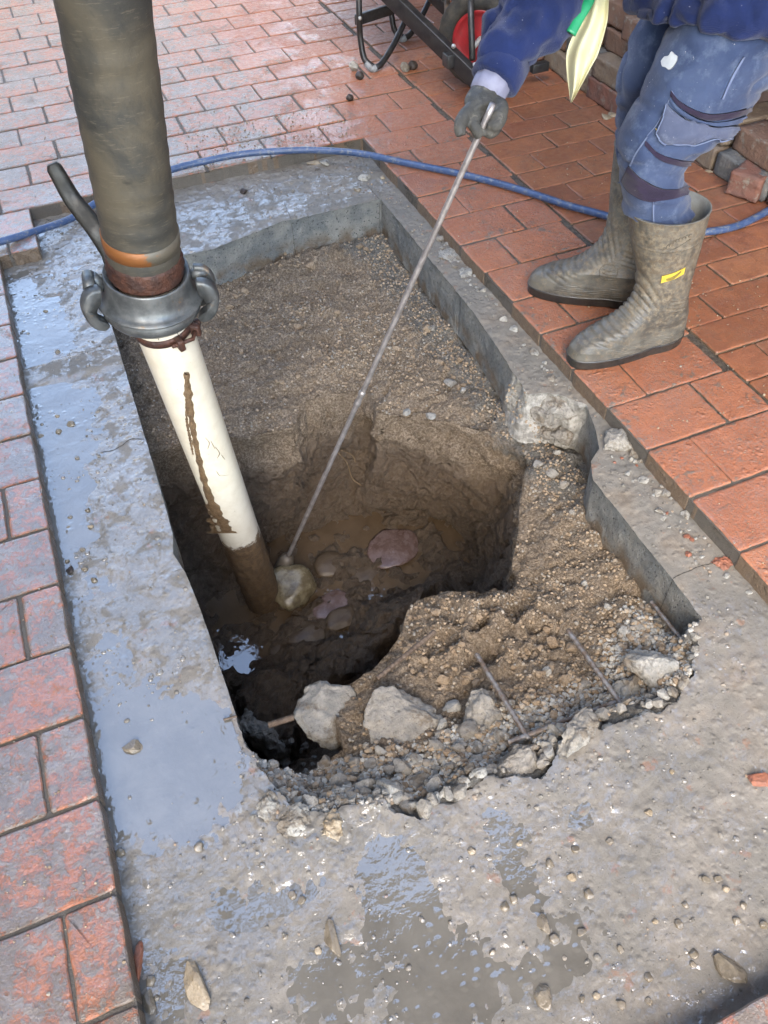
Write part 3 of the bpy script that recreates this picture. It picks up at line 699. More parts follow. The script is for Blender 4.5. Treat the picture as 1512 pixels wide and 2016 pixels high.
bigchunk(530, 1585, 60, 60, .018, .1, 0, 'crumbled concrete lump at the front left corner of the slab edge', 87, dz=.0)
bigchunk(655, 1625, 70, 44, .014, .6, 0, 'flat tan crust of concrete at the lip of the rubble heap', 90, dz=.0, mat=m_tan)
g1 = 'broken concrete chunks in the rubble heap'
l1 = 'small grey jagged concrete chunk in the rubble heap along the broken slab edge'
for (x, y, a, b) in [(915,1442,44,46),(885,1396,40,34),(1000,1388,26,26),(732,1512,30,34),(790,1512,34,40),(826,1545,42,54),(858,1552,30,52),(772,1562,72,56),(716,1556,38,48),(668,1542,42,30),(890,1512,34,30),(835,1600,40,34),(938,1478,36,34),(984,1452,38,30),(860,1470,34,30),(905,1480,28,40),(700,1500,26,24),(640,1502,30,26),(610,1540,28,22),(960,1520,40,30),(905,1560,44,28),(1052,1500,34,30),(1035,1470,26,26),(800,1590,36,26),(690,1580,40,22),(560,1500,26,22),(600,1470,24,20),(590,1550,30,22),(745,1540,26,22),(930,1440,30,26),(1060,1440,30,22),(870,1430,26,30),(1070,1484,30,26),(750,1480,24,28),(820,1500,30,30)]:
    pxstone(LB, x, y, a * 1.05, b * .95, m_rub, l1, 'concrete chunk', g1, .8)
ep = catmull(np.array([(1366,1262),(1350,1352),(1300,1385),(1250,1392),(1200,1414),(1145,1428),(1088,1455),(1078,1498),(1050,1515),(1000,1512),(935,1532),(868,1572),(818,1598),(752,1570),(700,1578),(655,1590),(600,1588),(545,1560)], float), 74)
for i_, (x, y) in enumerate(ep): pxstone(LB, x + rng.uniform(-6, 6), y - rng.uniform(0, 14), rng.uniform(16, 36), rng.uniform(14, 28), m_rub, l1, 'concrete chunk', g1, .85, sink=.15)
def inpoly(pt, poly): return sdf(np.array([pt], float), np.array(poly, float))[0][0] < 0
def scatter(n, poly, smin, smax, fn):
    P = np.array(poly, float); lo, hi = P.min(0), P.max(0); k = 0; C = rng.uniform(lo, hi, (n * 12, 2)); ok = sdf(C, P)[0] < 0; C = C[ok][:n]
    for c in C: fn(c[0], c[1], smin * (smax / smin) ** (rng.random() ** 1.8))
scatter(190, [(500,1500),(560,1440),(640,1490),(730,1500),(840,1480),(900,1390),(1000,1370),(1090,1435),(1080,1505),(940,1535),(815,1600),(700,1582),(580,1590)], 9, 27,
        lambda x, y, s: pxstone(LB, x, y, s, s * .9, m_rub, l1, 'concrete chunk', g1, .85))
g2 = 'grey stones in the sand at the right end of the pit'; l2 = 'small grey stone lying in the brown sand below the right slab edge'
for (x, y, a, b) in [(1230,1248,36,28),(1262,1240,22,26),(1290,1225,24,30),(1272,1265,26,18),(1222,1300,24,18),(1155,1350,26,20),(1078,1322,24,24),(1195,1195,20,16),(1085,935,26,22),(1110,955,20,20),(1060,915,26,18),(1095,892,18,16),(1150,1150,16,14),(1128,1010,14,14),(1245,1255,18,14),(1210,1262,16,16),(1180,1310,20,14),(1300,1262,20,16),(885,755,30,24),(912,770,18,14),(850,648,18,14),(850,820,26,16),(800,812,22,14)]:
    pxstone('stone', x, y, a, b, m_rub, l2 if x > 1000 else 'small pale stone on the sandy terrace behind the pit', 'stone', g2 if x > 1000 else 'pale stones on the sandy terrace', .7)
g3 = 'crumbs of mortar along the right slab'; l3 = 'small crumb of grey mortar on the narrow slab ledge at the right'
scatter(46, [(850,470),(900,540),(960,590),(1090,760),(1120,760),(1010,640),(950,560),(880,470)], 7, 26, lambda x, y, s: pxstone('mortar_crumb', x, y, s, s * .8, m_rub, l3, 'crumb', g3, .6))
scatter(54, [(1200,900),(1400,1150),(1480,1170),(1440,1130),(1260,890)], 7, 24, lambda x, y, s: pxstone('mortar_crumb', x, y, s, s * .8, m_rub if rng.random() < .8 else m_redchip, l3, 'crumb', g3, .6))
m_clod = simple('soil_clod', (.27, .19, .115), (.36, .27, .175), 40, (.85, .95), 1, .005, 130, grit=(150, .56, (.14, .095, .055)))
scatter(90, [(760,1290),(800,1200),(870,1180),(1000,1190),(1100,1230),(1200,1330),(1120,1400),(1000,1350),(900,1370),(820,1340)], 9, 30, lambda x, y, s: pxstone('soil_clod', x, y, s, s * .8, m_clod, 'crumbly brown soil clod on the mound in front of the pit', 'clod', 'soil clods on the mound', .8, rough=.25))
scatter(70, [(430,520),(740,460),(900,640),(1000,800),(800,800),(600,780),(480,840),(440,700)], 7, 24, lambda x, y, s: pxstone('soil_clod', x, y, s, s * .8, m_clod, 'crumbly brown soil clod on the sandy terrace behind the pit', 'clod', 'soil clods on the terrace', .7, rough=.25))
# loose stones on the front slab
big = [(385,1930,44,104,m_tan,'long tan stone lying in the wet mud at the bottom left',.5,.35),(272,1892,22,74,m_redchip,'narrow orange brick splinter standing against the left brick edge',.6,.1),
       (655,1848,34,62,m_wetstone,'pointed grey brown wet stone in the shiny puddle left of centre',.6,.15),(1430,1905,46,66,m_wetstone,'dark flat wet stone near the bottom right brick corner',.5,.8),
       (1490,1535,46,30,m_redchip,'red brown lump of brick at the right edge of the slab',.6,0),(1072,1962,36,40,m_wetstone,'round mud coated pebble near the bottom edge, right of centre',.6,0),
       (1070,1820,30,34,m_wetstone,'mud covered pebble pair in the middle of the front slab',.6,0),(262,1470,38,26,m_wetstone,'curled brown stone in the left pool beside the sawn edge',.6,.2),
       (292,1972,24,42,m_wetstone,'long wet pebble at the bottom left corner beside the brick edge',.6,.3),(140,1122,16,18,m_dark,'dark pebble in the pool touching the left brick edge',.8,0),
       (480,379,16,12,m_dark,'small dark clod on the wet back slab right of the hose',.8,0),(718,352,30,20,m_rub,'grey flake of mortar on the back slab near the brick corner',.5,0),
       (640,322,20,22,m_rub,'grey chip against the back brick course',.6,0),(619,322,30,14,m_tan,'pale chip against the back brick course',.5,0)]
for (x, y, a, b, mt, lab, fl, yaw) in big:
    pxstone('stone', x, y, a, b, mt, lab, 'stone', None, fl, sink=.25, rot=(rng.uniform(-.1, .1), rng.uniform(-.1, .1), yaw - .3), sub=4, cuts=8)
Z3 = lambda x, y: (500 + x * .6693, 1500 + y * .6693); Z4 = lambda x, y: (x * .3472, 600 + y * .3472)
pb = [Z3(*q) for q in [(1330,348),(1365,345),(1390,375),(1440,425),(1270,420),(1180,468),(1250,478),(1077,553),(1292,565),(1292,595),(1162,635),(963,500),(965,700),(1007,690),(1078,712),(1160,705),(945,257),(1045,235),(780,238),(935,340),(985,390),(763,405),(885,520),(738,425),(640,260),(112,393),(140,410),(92,515),(190,555),(1500,483),(1230,30),(1160,150),(870,300),(700,560),(1420,470)]]
pb += [Z4(*q) for q in [(398,1208),(390,1265),(515,1258),(378,1455),(400,1505),(535,1560),(330,635),(403,683),(335,718),(325,270),(235,750),(395,1050),(500,1165),(175,650),(440,870),(470,1390),(480,1500),(260,40)]] + [(238,1680),(392,1668),(310,1965),(296,1932),(703,375),(754,350)]
for x, y in pb:
    s = rng.uniform(10, 20) * (1.0 if y > 1400 else .75)
    pxstone('pebble', x, y, s, s * .85, m_wetstone if rng.random() < .75 else m_tan, 'small wet pebble lying in the slurry on the concrete slab', 'pebble', 'pebbles on the slab', .7, sink=.25, cuts=5, sub=3)
for (x, y, r_, mt, lab) in [(708,155,7,m_dark,'black round seed pod left of the wheelbarrow foot'),(689,197,6,m_dark,'black round seed pod lying on the muddy bricks, nearest the hose'),(813,136,8,m_dark,'black round seed pod right of the wheelbarrow foot'),(797,139,9,m_rub,'small grey stone beside the black pod right of the wheelbarrow foot'),(697,139,9,m_rub,'small grey stone left of the wheelbarrow foot')]:
    pxstone('seed_pod' if mt == m_dark else 'stone', x, y, r_ * 2, r_ * 2, mt, lab, 'seed pod' if mt == m_dark else 'stone', None, 1.0, sink=.0, cuts=0 if mt == m_dark else 5, sub=3, rough=.15)
# cobbles and mud lumps in the pit
def cobble(x, y, a, b, mt, lab, th=.7, dz=.0, seed=1, cuts=5):
    P = hit(x, y); s = depth(P) / F; V, Fc = chunk(seed, (a * s / 2 * 1.1, b * s / 2 * 1.35, min(a, b) * s / 2 * th), cuts, 4, .06, .9)
    o = mesh_obj('cobble', V, Fc, mt); o.location = [float(P[0]), float(P[1]), float(P[2]) + dz]; o.rotation_euler = (0, 0, .4); return tag(o, lab, 'stone')
cobble(572, 1165, 92, 74, m_cob, 'big yellowish wet cobble beside the foot of the white pipe', .95, .03, 4)
cobble(672, 1224, 66, 40, m_mudst, 'dark oval cobble half in the water below the pink stone', .7, .015, 5)
cobble(640, 1162, 38, 30, m_mudst, 'small brown cobble right of the biggest cobble in the pit', .5, -.006, 6)
cobble(716, 1037, 20, 26, m_mudst, 'left of two little round stones in the puddle at the back of the pit', .5, -.006, 7)
cobble(771, 1038, 32, 22, m_mudst, 'right of two little round stones in the puddle at the back of the pit', .5, -.006, 8)
cobble(648, 1108, 60, 46, m_mudst, 'brown lumpy stone in the middle of the pit floor', .5, -.006, 9)
cobble(720, 1128, 80, 36, m_mudst, 'low mud covered stone in front of the pink stone', .5, -.006, 10)
cobble(600, 1250, 74, 54, m_mudst, 'mud covered stone near the front of the pit floor, largest there', .5, -.006, 11)
cobble(548, 1276, 40, 30, m_mudst, 'small mud covered stone in front of the pipe foot', .5, -.006, 12)
cobble(778, 1078, 96, 72, m_pink, 'wet pinkish flat stone shining at the back right of the pit floor', .25, .0, 13, 9)
cobble(655, 1192, 76, 50, m_pink, 'wet pinkish stone between the cobbles in the middle of the pit', .3, .0, 14, 9)
# fine gravel and crumbs, too many to count
def crumb_mat(name, stops):
    M = NT(name); M.set(M.ramp(M.at('rnd'), stops), .8); M.bump(M.noise(300, 4, .7), .6, .002); return M.m
m_crumb = crumb_mat('crumbs', [(0, (.24, .165, .10)), (.35, (.38, .28, .175)), (.7, (.48, .365, .24)), (.88, (.33, .30, .245)), (1, (.40, .34, .26))])
m_crumb2 = crumb_mat('grey_crumbs', [(0, (.34, .31, .26)), (.4, (.50, .475, .41)), (.8, (.66, .63, .55)), (1, (.52, .41, .29))])
def gravel(name, pts, sizes, mat, label, wetv=None, flat=.75):
    base = [chunk(300 + i, (1, 1, 1), 5, 1, .2, .7) for i in range(8)]; V, Fq, RN = [], [], []; n = 0
    ang = rng.uniform(0, 6.28, len(pts)); rr = rng.random(len(pts)); pick = rng.integers(8, size=len(pts))
    for (x, y, z), s, a, r_, k in zip(pts, sizes, ang, rr, pick):
        v, f = base[k]; c, sn = math.cos(a), math.sin(a); M3 = np.array([[c, -sn, 0], [sn, c, 0], [0, 0, flat]])
        V.append(v @ M3.T * s + [x, y, z + s * .25]); Fq.append(np.asarray(f) + n); RN.append(np.full(len(v), r_)); n += len(v)
    o = grid_mesh(name, np.vstack(V), np.vstack(Fq), mat, smooth=False); attr(o, 'rnd', np.concatenate(RN)); return tag(o, label, 'gravel', None, 'stuff')
pts, sz = [], []
C = np.c_[rng.uniform(-1.47, -.42, 42000), rng.uniform(-3.05, -1.02, 42000)]
hs = hole_sdf(C)[0]; rs = sdf(C, rimR)[0]; dn = fbm(C, 6, 4, 300); dfr = dfront(C)
ok = (hs < -.002) & (rs > .004) & ((rng.random(len(C)) < .10 + .35 * ss(-.1, .5, dn)) | (rng.random(len(C)) < 1.6 * ss(.22, .08, dfr)) | (rng.random(len(C)) < .5 * ss(-.60, -.48, C[:, 0])))
C = C[ok]; dfr = dfr[ok]
for c, d in zip(C, dfr): pts.append((c[0], c[1], zat(c[0], c[1]))); sz.append(.0016 * (3.0 ** rng.random()) + (.0065 * rng.random() ** 2 if d < .17 else .002 * rng.random() ** 4 + .0005))
gravel('gravel', pts, sz, m_crumb, 'sandy crumbs and grit over the dug soil')
pts, sz = [], []
C = np.c_[rng.uniform(-1.70, -.37, 16000), rng.uniform(-3.54, -.69, 16000)]; hs = hole_sdf(C)[0]; dfr = dfront(C)
pr = .08 + .55 * ss(.10, .02, dfr) + .30 * blob(C, -1.33, -3.0, .16, .10) + .40 * ss(-.50, -.44, C[:, 0]) * ss(-2.95, -2.8, C[:, 1]) + .10 * ss(-.9, -.5, C[:, 0])
ok = (hs > .004) & (rng.random(len(C)) < pr * (.4 + 1.2 * ss(-.3, .4, fbm(C, 10, 3, 310))))
for c in C[ok]: pts.append((c[0], c[1], zat(c[0], c[1]))); sz.append(.0011 * (3.2 ** rng.random()) + .0035 * rng.random() ** 6)
m_crumb3 = crumb_mat('slab_grit', [(0, (.14, .12, .095)), (.4, (.24, .22, .18)), (.85, (.34, .30, .24)), (1, (.40, .28, .18))])
gravel('grit', pts, sz, m_crumb3, 'grit scattered over the wet concrete slab', flat=.6)
pts, sz = [], []
for (n, x0, x1, y0, y1, k) in ((900, -.36, .35, -3.2, -.7, 1), (500, -1.6, -.1, -.66, -.1, 1), (350, -1.0, -.35, -.66, -.35, 1.6), (500, -2.1, -1.72, -3.3, -1.0, 1)):
    C = np.c_[rng.uniform(x0, x1, n), rng.uniform(y0, y1, n)]
    for c in C: pts.append((c[0], c[1], .0002)); sz.append(k * (.0008 * (3.0 ** rng.random()) + .002 * rng.random() ** 6))
gravel('grit', pts, sz, m_crumb, 'fine grit sprinkled over the brick paving')

C = np.c_[rng.uniform(-1.47, -.45, 26000), rng.uniform(-3.05, -2.45, 26000)]; hs = hole_sdf(C)[0]; dfr = dfront(C)
C = C[(hs < -.001) & (rng.random(len(C)) < 1.2 * ss(.17, .10, dfr + .05 * fbm(C, 9, 3, 340))) & (sdf(C, rimR)[0] > .0)]
gravel('gravel', [(c[0], c[1], zat(c[0], c[1])) for c in C], [.0022 + .0058 * rng.random() ** 2.2 for c in C], m_crumb2, 'crushed grey concrete filling the slope below the broken slab edge')
# slurry coated bumps: grains drowned in the mud film
def bumps(name, C, smin, pw, zf, mat, label, wetv):
    base = [chunk(340 + i, (1, 1, 1), 2, 2, .12, .95) for i in range(5)]; V, Fq, n = [], [], 0
    for (x, y) in C:
        v, f = base[int(rng.integers(5))]; s_ = smin * (1 + 2.6 * rng.random() ** pw); a = rng.uniform(0, 6.28); c, sn = math.cos(a), math.sin(a); el_ = rng.uniform(.7, 1.5)
        V.append((v * [el_, 1, .55]) @ np.array([[c, -sn, 0], [sn, c, 0], [0, 0, 1]]).T * s_ + [x, y, zf(x, y) + s_ * .05]); Fq.append(np.asarray(f) + n); n += len(v)
    o = grid_mesh(name, np.vstack(V), np.vstack(Fq), mat, smooth=True); attr(o, 'wet', np.full(n, wetv)); attr(o, 'dirt', np.full(n, .3)); attr(o, 'rnd', np.full(n, .5)); return tag(o, label, 'gravel', None, 'stuff')
C = np.c_[rng.uniform(-1.70, -.37, 6000), rng.uniform(-3.54, -.69, 6000)]; hs = hole_sdf(C)[0]; k_ = fbm(C, 8, 4, 330)
C = C[(hs > .01) & (rng.random(len(C)) < .06 + .9 * ss(.0, .5, k_)) & ~((C[:, 0] > -.52) & (C[:, 1] > -2.9) & (C[:, 1] < -1.1))]
bumps('slurry_grit', C, .0016, 5, lambda x, y: max(zat(x, y), ZW), m_slab, 'grains coated in wet grey slurry on the concrete slab', 1.0)
m_crk = simple('dark_gap', (.03, .026, .02), (.05, .04, .03), 60, (.8, .9), .3); mb = MB()
for pp, w_ in (([(198, 890), (222, 887), (244, 876), (258, 867), (285, 865)], .0030), ([(574, 434), (566, 415), (560, 400)], .0018), ([(1322, 1141), (1345, 1130), (1372, 1118), (1402, 1110)], .0022), ([(722, 366), (734, 380), (747, 394)], .0022), ([(405, 1125), (380, 1120), (345, 1128)], .0012), ([(1012, 1370), (1012, 1370)], .001), ([(870, 476), (866, 492), (872, 508), (862, 520)], .002)):
    c = catmull([G(x, y, ZS)[:2] for x, y in pp], 26) if len(pp) > 2 else None
    if c is None: continue
    c = c + .0022 * np.c_[fbm(c, 60, 3, 9), fbm(c, 60, 3, 10)]; d = np.gradient(c, axis=0); d /= np.maximum(np.linalg.norm(d, axis=1), 1e-9)[:, None]; nn = np.c_[-d[:, 1], d[:, 0]]
    L_, R_ = [], []
    for i in range(26): wv = w_ * (.5 + .5 * math.sin(i * .9) ** 2) * .5; a = c[i] + nn[i] * wv; b = c[i] - nn[i] * wv; L_.append([*a, zat(*a) + .0006]); R_.append([*b, zat(*b) + .0006])
    mb.add(L_ + R_, [[i, i + 1, 27 + i, 26 + i] for i in range(25)])
V, Fc = mb.get(); tag(mesh_obj('slab_crack', V, Fc, m_crk, smooth=False), kind='structure')

# ------------------------------------------------------------------ steel bars and roots
m_bar = simple('rusty_bar', (.20, .19, .18), (.12, .085, .06), 60, (.4, .7), .5, .002, 200, .4)
m_barr = simple('muddy_bar', (.17, .12, .08), (.10, .065, .04), 60, (.6, .8), .6, .003, 200)
def bar(p0, p1, r_, lab, mt=m_bar, name='steel_bar', bend=0.0):
    p0, p1 = np.asarray(p0, float), np.asarray(p1, float); mid = (p0 + p1) / 2 + [0, 0, bend]; path = catmull([p0, mid, p1], 90)
    V, Fc = tube(path, r_, 10, fn=lambda t, th: 1 + .16 * (math.sin(t * 90 * 1.1) > .3) + .04 * np.sin(3 * th))
    c = V.mean(0); o = mesh_obj(name, V - c, Fc, mt); o.location = c.tolist(); return tag(o, lab, 'steel bar')
bar(G(1118,1241,-.13), G(1247,1420,-.085), .0052, 'rightmost long grey steel bar sticking out over the sand from the broken edge')
bar(G(938,1288,-.135), G(1040,1455,-.085), .0052, 'middle long steel bar sticking out of the rubble heap')
bar(G(1282,1185,-.15), G(1362,1284,-.11), .0046, 'short thin steel bar beside the right slab edge')
bar(G(742,1336,-.16), G(856,1243,-.15), .0050, 'brown mud caked bar lying between the big lump and the brown soil', m_barr)
bar(G(1000,1462,-.085), G(1225,1378,-.10), .0048, 'steel cross bar lying along the broken edge of the slab')
bar(G(528,1428,-.12), G(578,1412,-.12), .0060, 'short brown steel stub at the front left corner of the opening', m_barr)
bar(G(440,1417,-.045), G(466,1410,-.045), .0022, 'thin dark wire end lying on the left slab edge', m_barr, 'wire')
m_root = simple('root', (.35, .24, .13), (.25, .17, .09), 60, (.6, .8), .3)
for i, (pp, lab) in enumerate([([(662,885),(680,905),(690,935),(708,950)], 'longer thin pale root hanging from the back wall of the pit'), ([(668,880),(690,890),(697,905)], 'short thin pale root beside the longer one')]):
    P = [hit(x, y) + np.array([0, -.015, 0]) for x, y in pp]; V, Fc = tube(catmull(P, 24), .0016, 6); c = V.mean(0)
    o = mesh_obj('root', V - c, Fc, m_root); o.location = c.tolist(); tag(o, lab, 'root')

# ------------------------------------------------------------------ suction hose, lever coupling and white pipe: one thing
def hose_mat():
    M = NT('hose_rubber'); x, y, z = M.xyz()
    c = M.mix(M.mr(M.noise(7, 6, .65, .5), .38, .64), (.050, .049, .040), (.125, .105, .068))
    c = M.mix(M.mr(M.noise(40, 5, .7, 0, None, (1, 1, 7)), .55, .68, 0, .6), c, (.20, .17, .115))
    c = M.mix(M.mr(M.noise(16, 3, .5), .66, .70, 0, .8), c, (.012, .012, .01)); M.set(c, .62)
    rg = M.n('ShaderNodeTexWave'); rg.wave_type = 'BANDS'; rg.bands_direction = 'Z'; rg.inputs['Scale'].default_value = 9; rg.inputs['Distortion'].default_value = 1.2; rg.inputs['Detail'].default_value = 2
    M.l(M.co, rg.inputs[0]); M.bump(M.ma('ADD', M.ma('MULTIPLY', rg.outputs['Fac'], .5), M.noise(90, 5, .7)), .35, .003); return M.m
def metal_mat():
    M = NT('galvanised_steel'); c = M.mix(M.mr(M.noise(26, 5, .65), .4, .64), (.075, .080, .080), (.135, .14, .135))
    c = M.mix(M.mr(M.noise(40, 5, .7), .60, .70, 0, .7), c, (.20, .13, .07)); M.set(c, M.mr(M.noise(30, 4), .3, .7, .34, .55), .55); M.bump(M.noise(90, 4, .6), .25, .002); return M.m
m_hose = hose_mat(); m_metal = metal_mat()
m_rust = simple('rust', (.115, .045, .025), (.06, .028, .02), 60, (.45, .7), .9, .004, 110, .2)
m_band = NT('rusty_band'); x, y, z = m_band.xyz()
m_band.set(m_band.mix(m_band.mr(m_band.ma('ADD', m_band.mr(x, -1.40, -1.29), m_band.ma('MULTIPLY', m_band.ma('SUBTRACT', m_band.noise(60, 5, .7), .5), 1.6)), .3, .5), (.34, .13, .035), (.17, .15, .11)), .5, .3); m_band.bump(m_band.noise(120, 4), .3, .002); m_band = m_band.m
def pvc_mat(P0, P1):
    M = NT('white_pipe'); x, y, z = M.xyz(); c = M.mix(M.mr(M.noise(30, 5, .6), .4, .7), (.88, .80, .63), (.80, .71, .54))
    n = M.noise(38, 6, .7, .3); c = M.mix(M.mr(M.noise(170, 4, .75), .64, .72, 0, .7), c, (.20, .13, .07))
    d = M.ma('ADD', M.mr(z, -.20, -.46, 0, 1), M.ma('MULTIPLY', M.ma('SUBTRACT', n, .5), 1.0))
    mk = M.mr(d, .42, .58); mudc = M.mix(M.mr(M.noise(60, 5, .7), .4, .6), (.19, .12, .06), (.12, .075, .04)); c = M.mix(mk, c, mudc)
    M.set(c, M.mix(mk, .30, .6), 0, .4); M.bump(M.ma('ADD', M.ma('MULTIPLY', mk, M.noise(110, 5, .7)), M.ma('MULTIPLY', mk, .6)), .7, .004); return M.m
PB = D(533, 1215, 2.72); PC = D(293, 566, 1.500); HT = D(203, 0, 1.10)
ax = (HT - PC); ax /= np.linalg.norm(ax)
root = empty('suction_pipe', PB, 'thick dark rubber suction hose coupled to a white plastic pipe standing in the pit', 'suction hose')
pa = (PC - PB) / np.linalg.norm(PC - PB)
path = catmull([PB, PB * .5 + PC * .5, PC], 160)
m_pvc = pvc_mat(PB, PC)
V, Fc = tube(path, .0545, 64, fn=lambda t, th: 1 + .004 * np.sin(3 * th + 9 * t)); N_ = normals(V, Fc); mudz = ss(-.30, -.44, V[:, 2])
V = V + N_ * ((.0016 + .0035 * fbm(V, 40, 4, 401) + .0015 * fbm(V, 160, 2, 402)) * mudz)[:, None]
pv = part('plastic_pipe', V, Fc, m_pvc, root)
# dribble of mud running down the pipe from the drilled hole, following its surface
m_drib = simple('wet_mud', (.24, .155, .08), (.15, .095, .05), 60, (.3, .55), .8, .004, 140)
def onpipe(x, y, lift=.0006):
    d = ray(x, y); d = d / np.linalg.norm(d); w0 = CAM - PB; a_ = d - (d @ pa) * pa; b_ = w0 - (w0 @ pa) * pa
    A_, B_, C2 = a_ @ a_, 2 * a_ @ b_, b_ @ b_ - (.0545 + lift) ** 2; dis = max(B_ * B_ - 4 * A_ * C2, 0); return CAM + d * ((-B_ - math.sqrt(dis)) / (2 * A_))
def dribble(pp, ws, name='mud_streak', mt=m_drib, par=pv):
    c = catmull(np.array(pp, float), 70); ww = np.interp(np.linspace(0, 1, 70), np.linspace(0, 1, len(ws)), ws); V, Fc = [], []
    for i in range(70):
        wv = ww[i] * (1 + .35 * math.sin(i * 1.3) * math.sin(i * .37 + 1)) 
        for k, (u, l) in enumerate(((-1, -.0004), (-.6, .0016), (0, .0024), (.6, .0016), (1, -.0004))):
            V.append(onpipe(c[i, 0] + u * wv, c[i, 1], l + .0006 * math.sin(i * 2.1 + k) * (l > 0)))
    for i in range(69):
        for k in range(4): a = i * 5 + k; Fc.append([a, a + 1, a + 6, a + 5])
    V = np.array(V); o = mesh_obj(name, V - np.array(root.location), Fc, mt, par); return o
dribble([(367, 733), (372, 790), (381, 850), (392, 905), (406, 960), (424, 1010), (440, 1050)], [5, 9, 7, 6, 6, 8, 16, 26])
dribble([(366, 785), (368, 830), (374, 862), (380, 895)], [2, 3, 3, 2])
dribble([(365, 735), (368, 738)], [3.5, 3.5], 'drill_hole', m_dark)
m_scf = simple('scuff', (.30, .23, .15), (.40, .33, .22), 60)
for pp in [[(404, 862), (412, 872), (409, 884)], [(415, 868), (423, 884)], [(424, 880), (432, 892), (428, 902)], [(426, 928), (434, 937), (450, 935)], [(436, 896), (443, 905)]]:
    dribble(pp, [.5, 1.0, .5], 'scuff_mark', m_scf)
# hose
hp = catmull([PC + ax * .045, PC * .5 + HT * .5, HT, HT + ax * .45 + [0, -.05, 0], HT + [-.25, -.15, 1.0], HT + [-1.1, .1, 1.25], HT + [-1.9, .5, .6], HT + [-2.1, .9, -1.0]], 260)
hn = int(260 * .95)
V, Fc = tube(hp, .0635, 72, fn=lambda t, th: 1 + .008 * math.sin(t * 260 * .95) * (t > .02) + .004 * math.sin(t * 37)); hs_ = part('hose_tube', V, Fc, m_hose, root)
def ring(name, prof, mt, par=root, fn=None, n=96, C0=None, axis=None):
    V, Fc = lathe(prof, PC if C0 is None else C0, ax if axis is None else axis, n, fn); return part(name, V, Fc, mt, par)
ring('metal_band', [(.0640, .098), (.0658, .0985), (.0658, .1245), (.0640, .125)], m_band)
ring('rust_collar', [(.058, .030), (.064, .034), (.0675, .041), (.0645, .048), (.0685, .056), (.065, .064), (.0668, .070), (.0635, .077), (.060, .080)], m_rust,
     fn=lambda k, th: 1 + .014 * np.sin(9 * th + k) * np.sin(4 * th + 2 * k) + .008 * np.sin(23 * th + 3 * k))
ring('socket_cup', [(.064, .030), (.0735, .0400), (.0755, .0395), (.0765, .036), (.0770, .024), (.0795, .008), (.0835, -.002), (.0900, -.008), (.0965, -.0100), (.0975, -.0125), (.0960, -.0150), (.088, -.0135), (.084, -.012)], m_metal)
ring('ball_ring', [(.052, -.050), (.060, -.053), (.074, -.052), (.0850, -.046), (.0905, -.036), (.0900, -.026), (.0855, -.018), (.080, -.013)], m_metal)
# frame in the coupling: image right and toward the camera
tc = CAM - PC; tc -= (tc @ ax) * ax; tc /= np.linalg.norm(tc); rt = np.cross(ax, tc); rt = rt if (CR.T @ rt)[0] > 0 else -rt
def L(a, b, c): return PC + rt * a + tc * b + ax * c
def plate(name, prof2, thick, mt, par, centre_b=0.0, ang=0.0, bev=.003):
    # flat cast part: outline in the (rt, ax) plane, thickness along tc, rounded edge
    pr = np.array(prof2, float); prc = catmull(np.vstack([pr, pr[:1]]), len(pr) * 5)[:-1]; n = len(prc); c = prc.mean(0); V, Fc = [], []
    levs = [(-thick / 2, .86), (-thick / 2 + bev, 1), (thick / 2 - bev, 1), (thick / 2, .86)]; ca, sa = math.cos(ang), math.sin(ang)
    for b, k in levs:
        for p_ in prc:
            q_ = p_ if k == 1 else p_ - (p_ - c) / np.linalg.norm(p_ - c) * bev * 1.2
            a_ = q_[0] * ca - b * sa; bb = q_[0] * sa + b * ca; V.append(L(a_, bb + centre_b, q_[1]))
    for r_ in range(3):
        for j in range(n): a = r_ * n + j; b = r_ * n + (j + 1) % n; Fc.append([a, b, b + n, a + n])
    Fc.append(list(range(n))[::-1]); Fc.append([3 * n + j for j in range(n)]); return part(name, V, Fc, mt, par)
def mirror(o): return [(-a, b) for a, b in o]
hook = [(.086, .036), (.102, .036), (.116, .026), (.124, .004), (.122, -.024), (.110, -.048), (.094, -.058), (.084, -.050), (.090, -.040), (.101, -.030), (.104, -.012), (.098, .002), (.090, .012)]
plate('hook', hook, .020, m_metal, root, .012, R(14)); plate('hook', hook, .014, m_metal, root, -.030, R(14))
plate('hook', [(-a * 1.0, b + .004) for a, b in hook], .022, m_metal, root, .010, R(-16))
V, Fc = tube([L(.074, -.01, .012), L(.090, -.005, .020), L(.106, .0, .022)], [.010, .010, .009], 14); part('lug', V, Fc, m_metal, root)
V, Fc = tube([L(-.074, 0, .012), L(-.088, .0, .022), L(-.094, .0, .036)], [.012, .012, .011], 14); part('lug', V, Fc, m_metal, root)
V, Fc = tube([L(-.100, -.008, .034), L(-.100, .030, .034)], [.011, .011], 20); part('pivot_pin', V, Fc, m_metal, root)
# lever handle: channel section curving up and away to the left
s0 = depth(L(-.09, 0, .04))
lv = [L(-.094, -.004, .030), L(-.098, -.004, .062)] + [D(x, y, d) for x, y, d in [(205, 440, 1.425), (172, 395, 1.41), (140, 368, 1.40), (116, 336, 1.385), (101, 321, 1.375)]]
lv = [D(222, 522, 1.475), D(214, 490, 1.460)] + [D(x, y, d) for x, y, d in [(192, 455, 1.44), (163, 418, 1.43), (140, 388, 1.42), (118, 350, 1.40), (102, 322, 1.385)]]
lp = catmull(lv, 60); V, Fc = tube(lp, np.interp(np.linspace(0, 1, 60), [0, .2, .5, .95, 1], [.014, .0185, .0165, .0130, .009]), 20, ry=np.full(60, .0095),
    fn=lambda t, th: np.clip(1.0 / np.maximum(np.abs(np.cos(th)) ** 4 + np.abs(np.sin(th)) ** 4, .3) ** .25, .8, 1.2), up=rt)
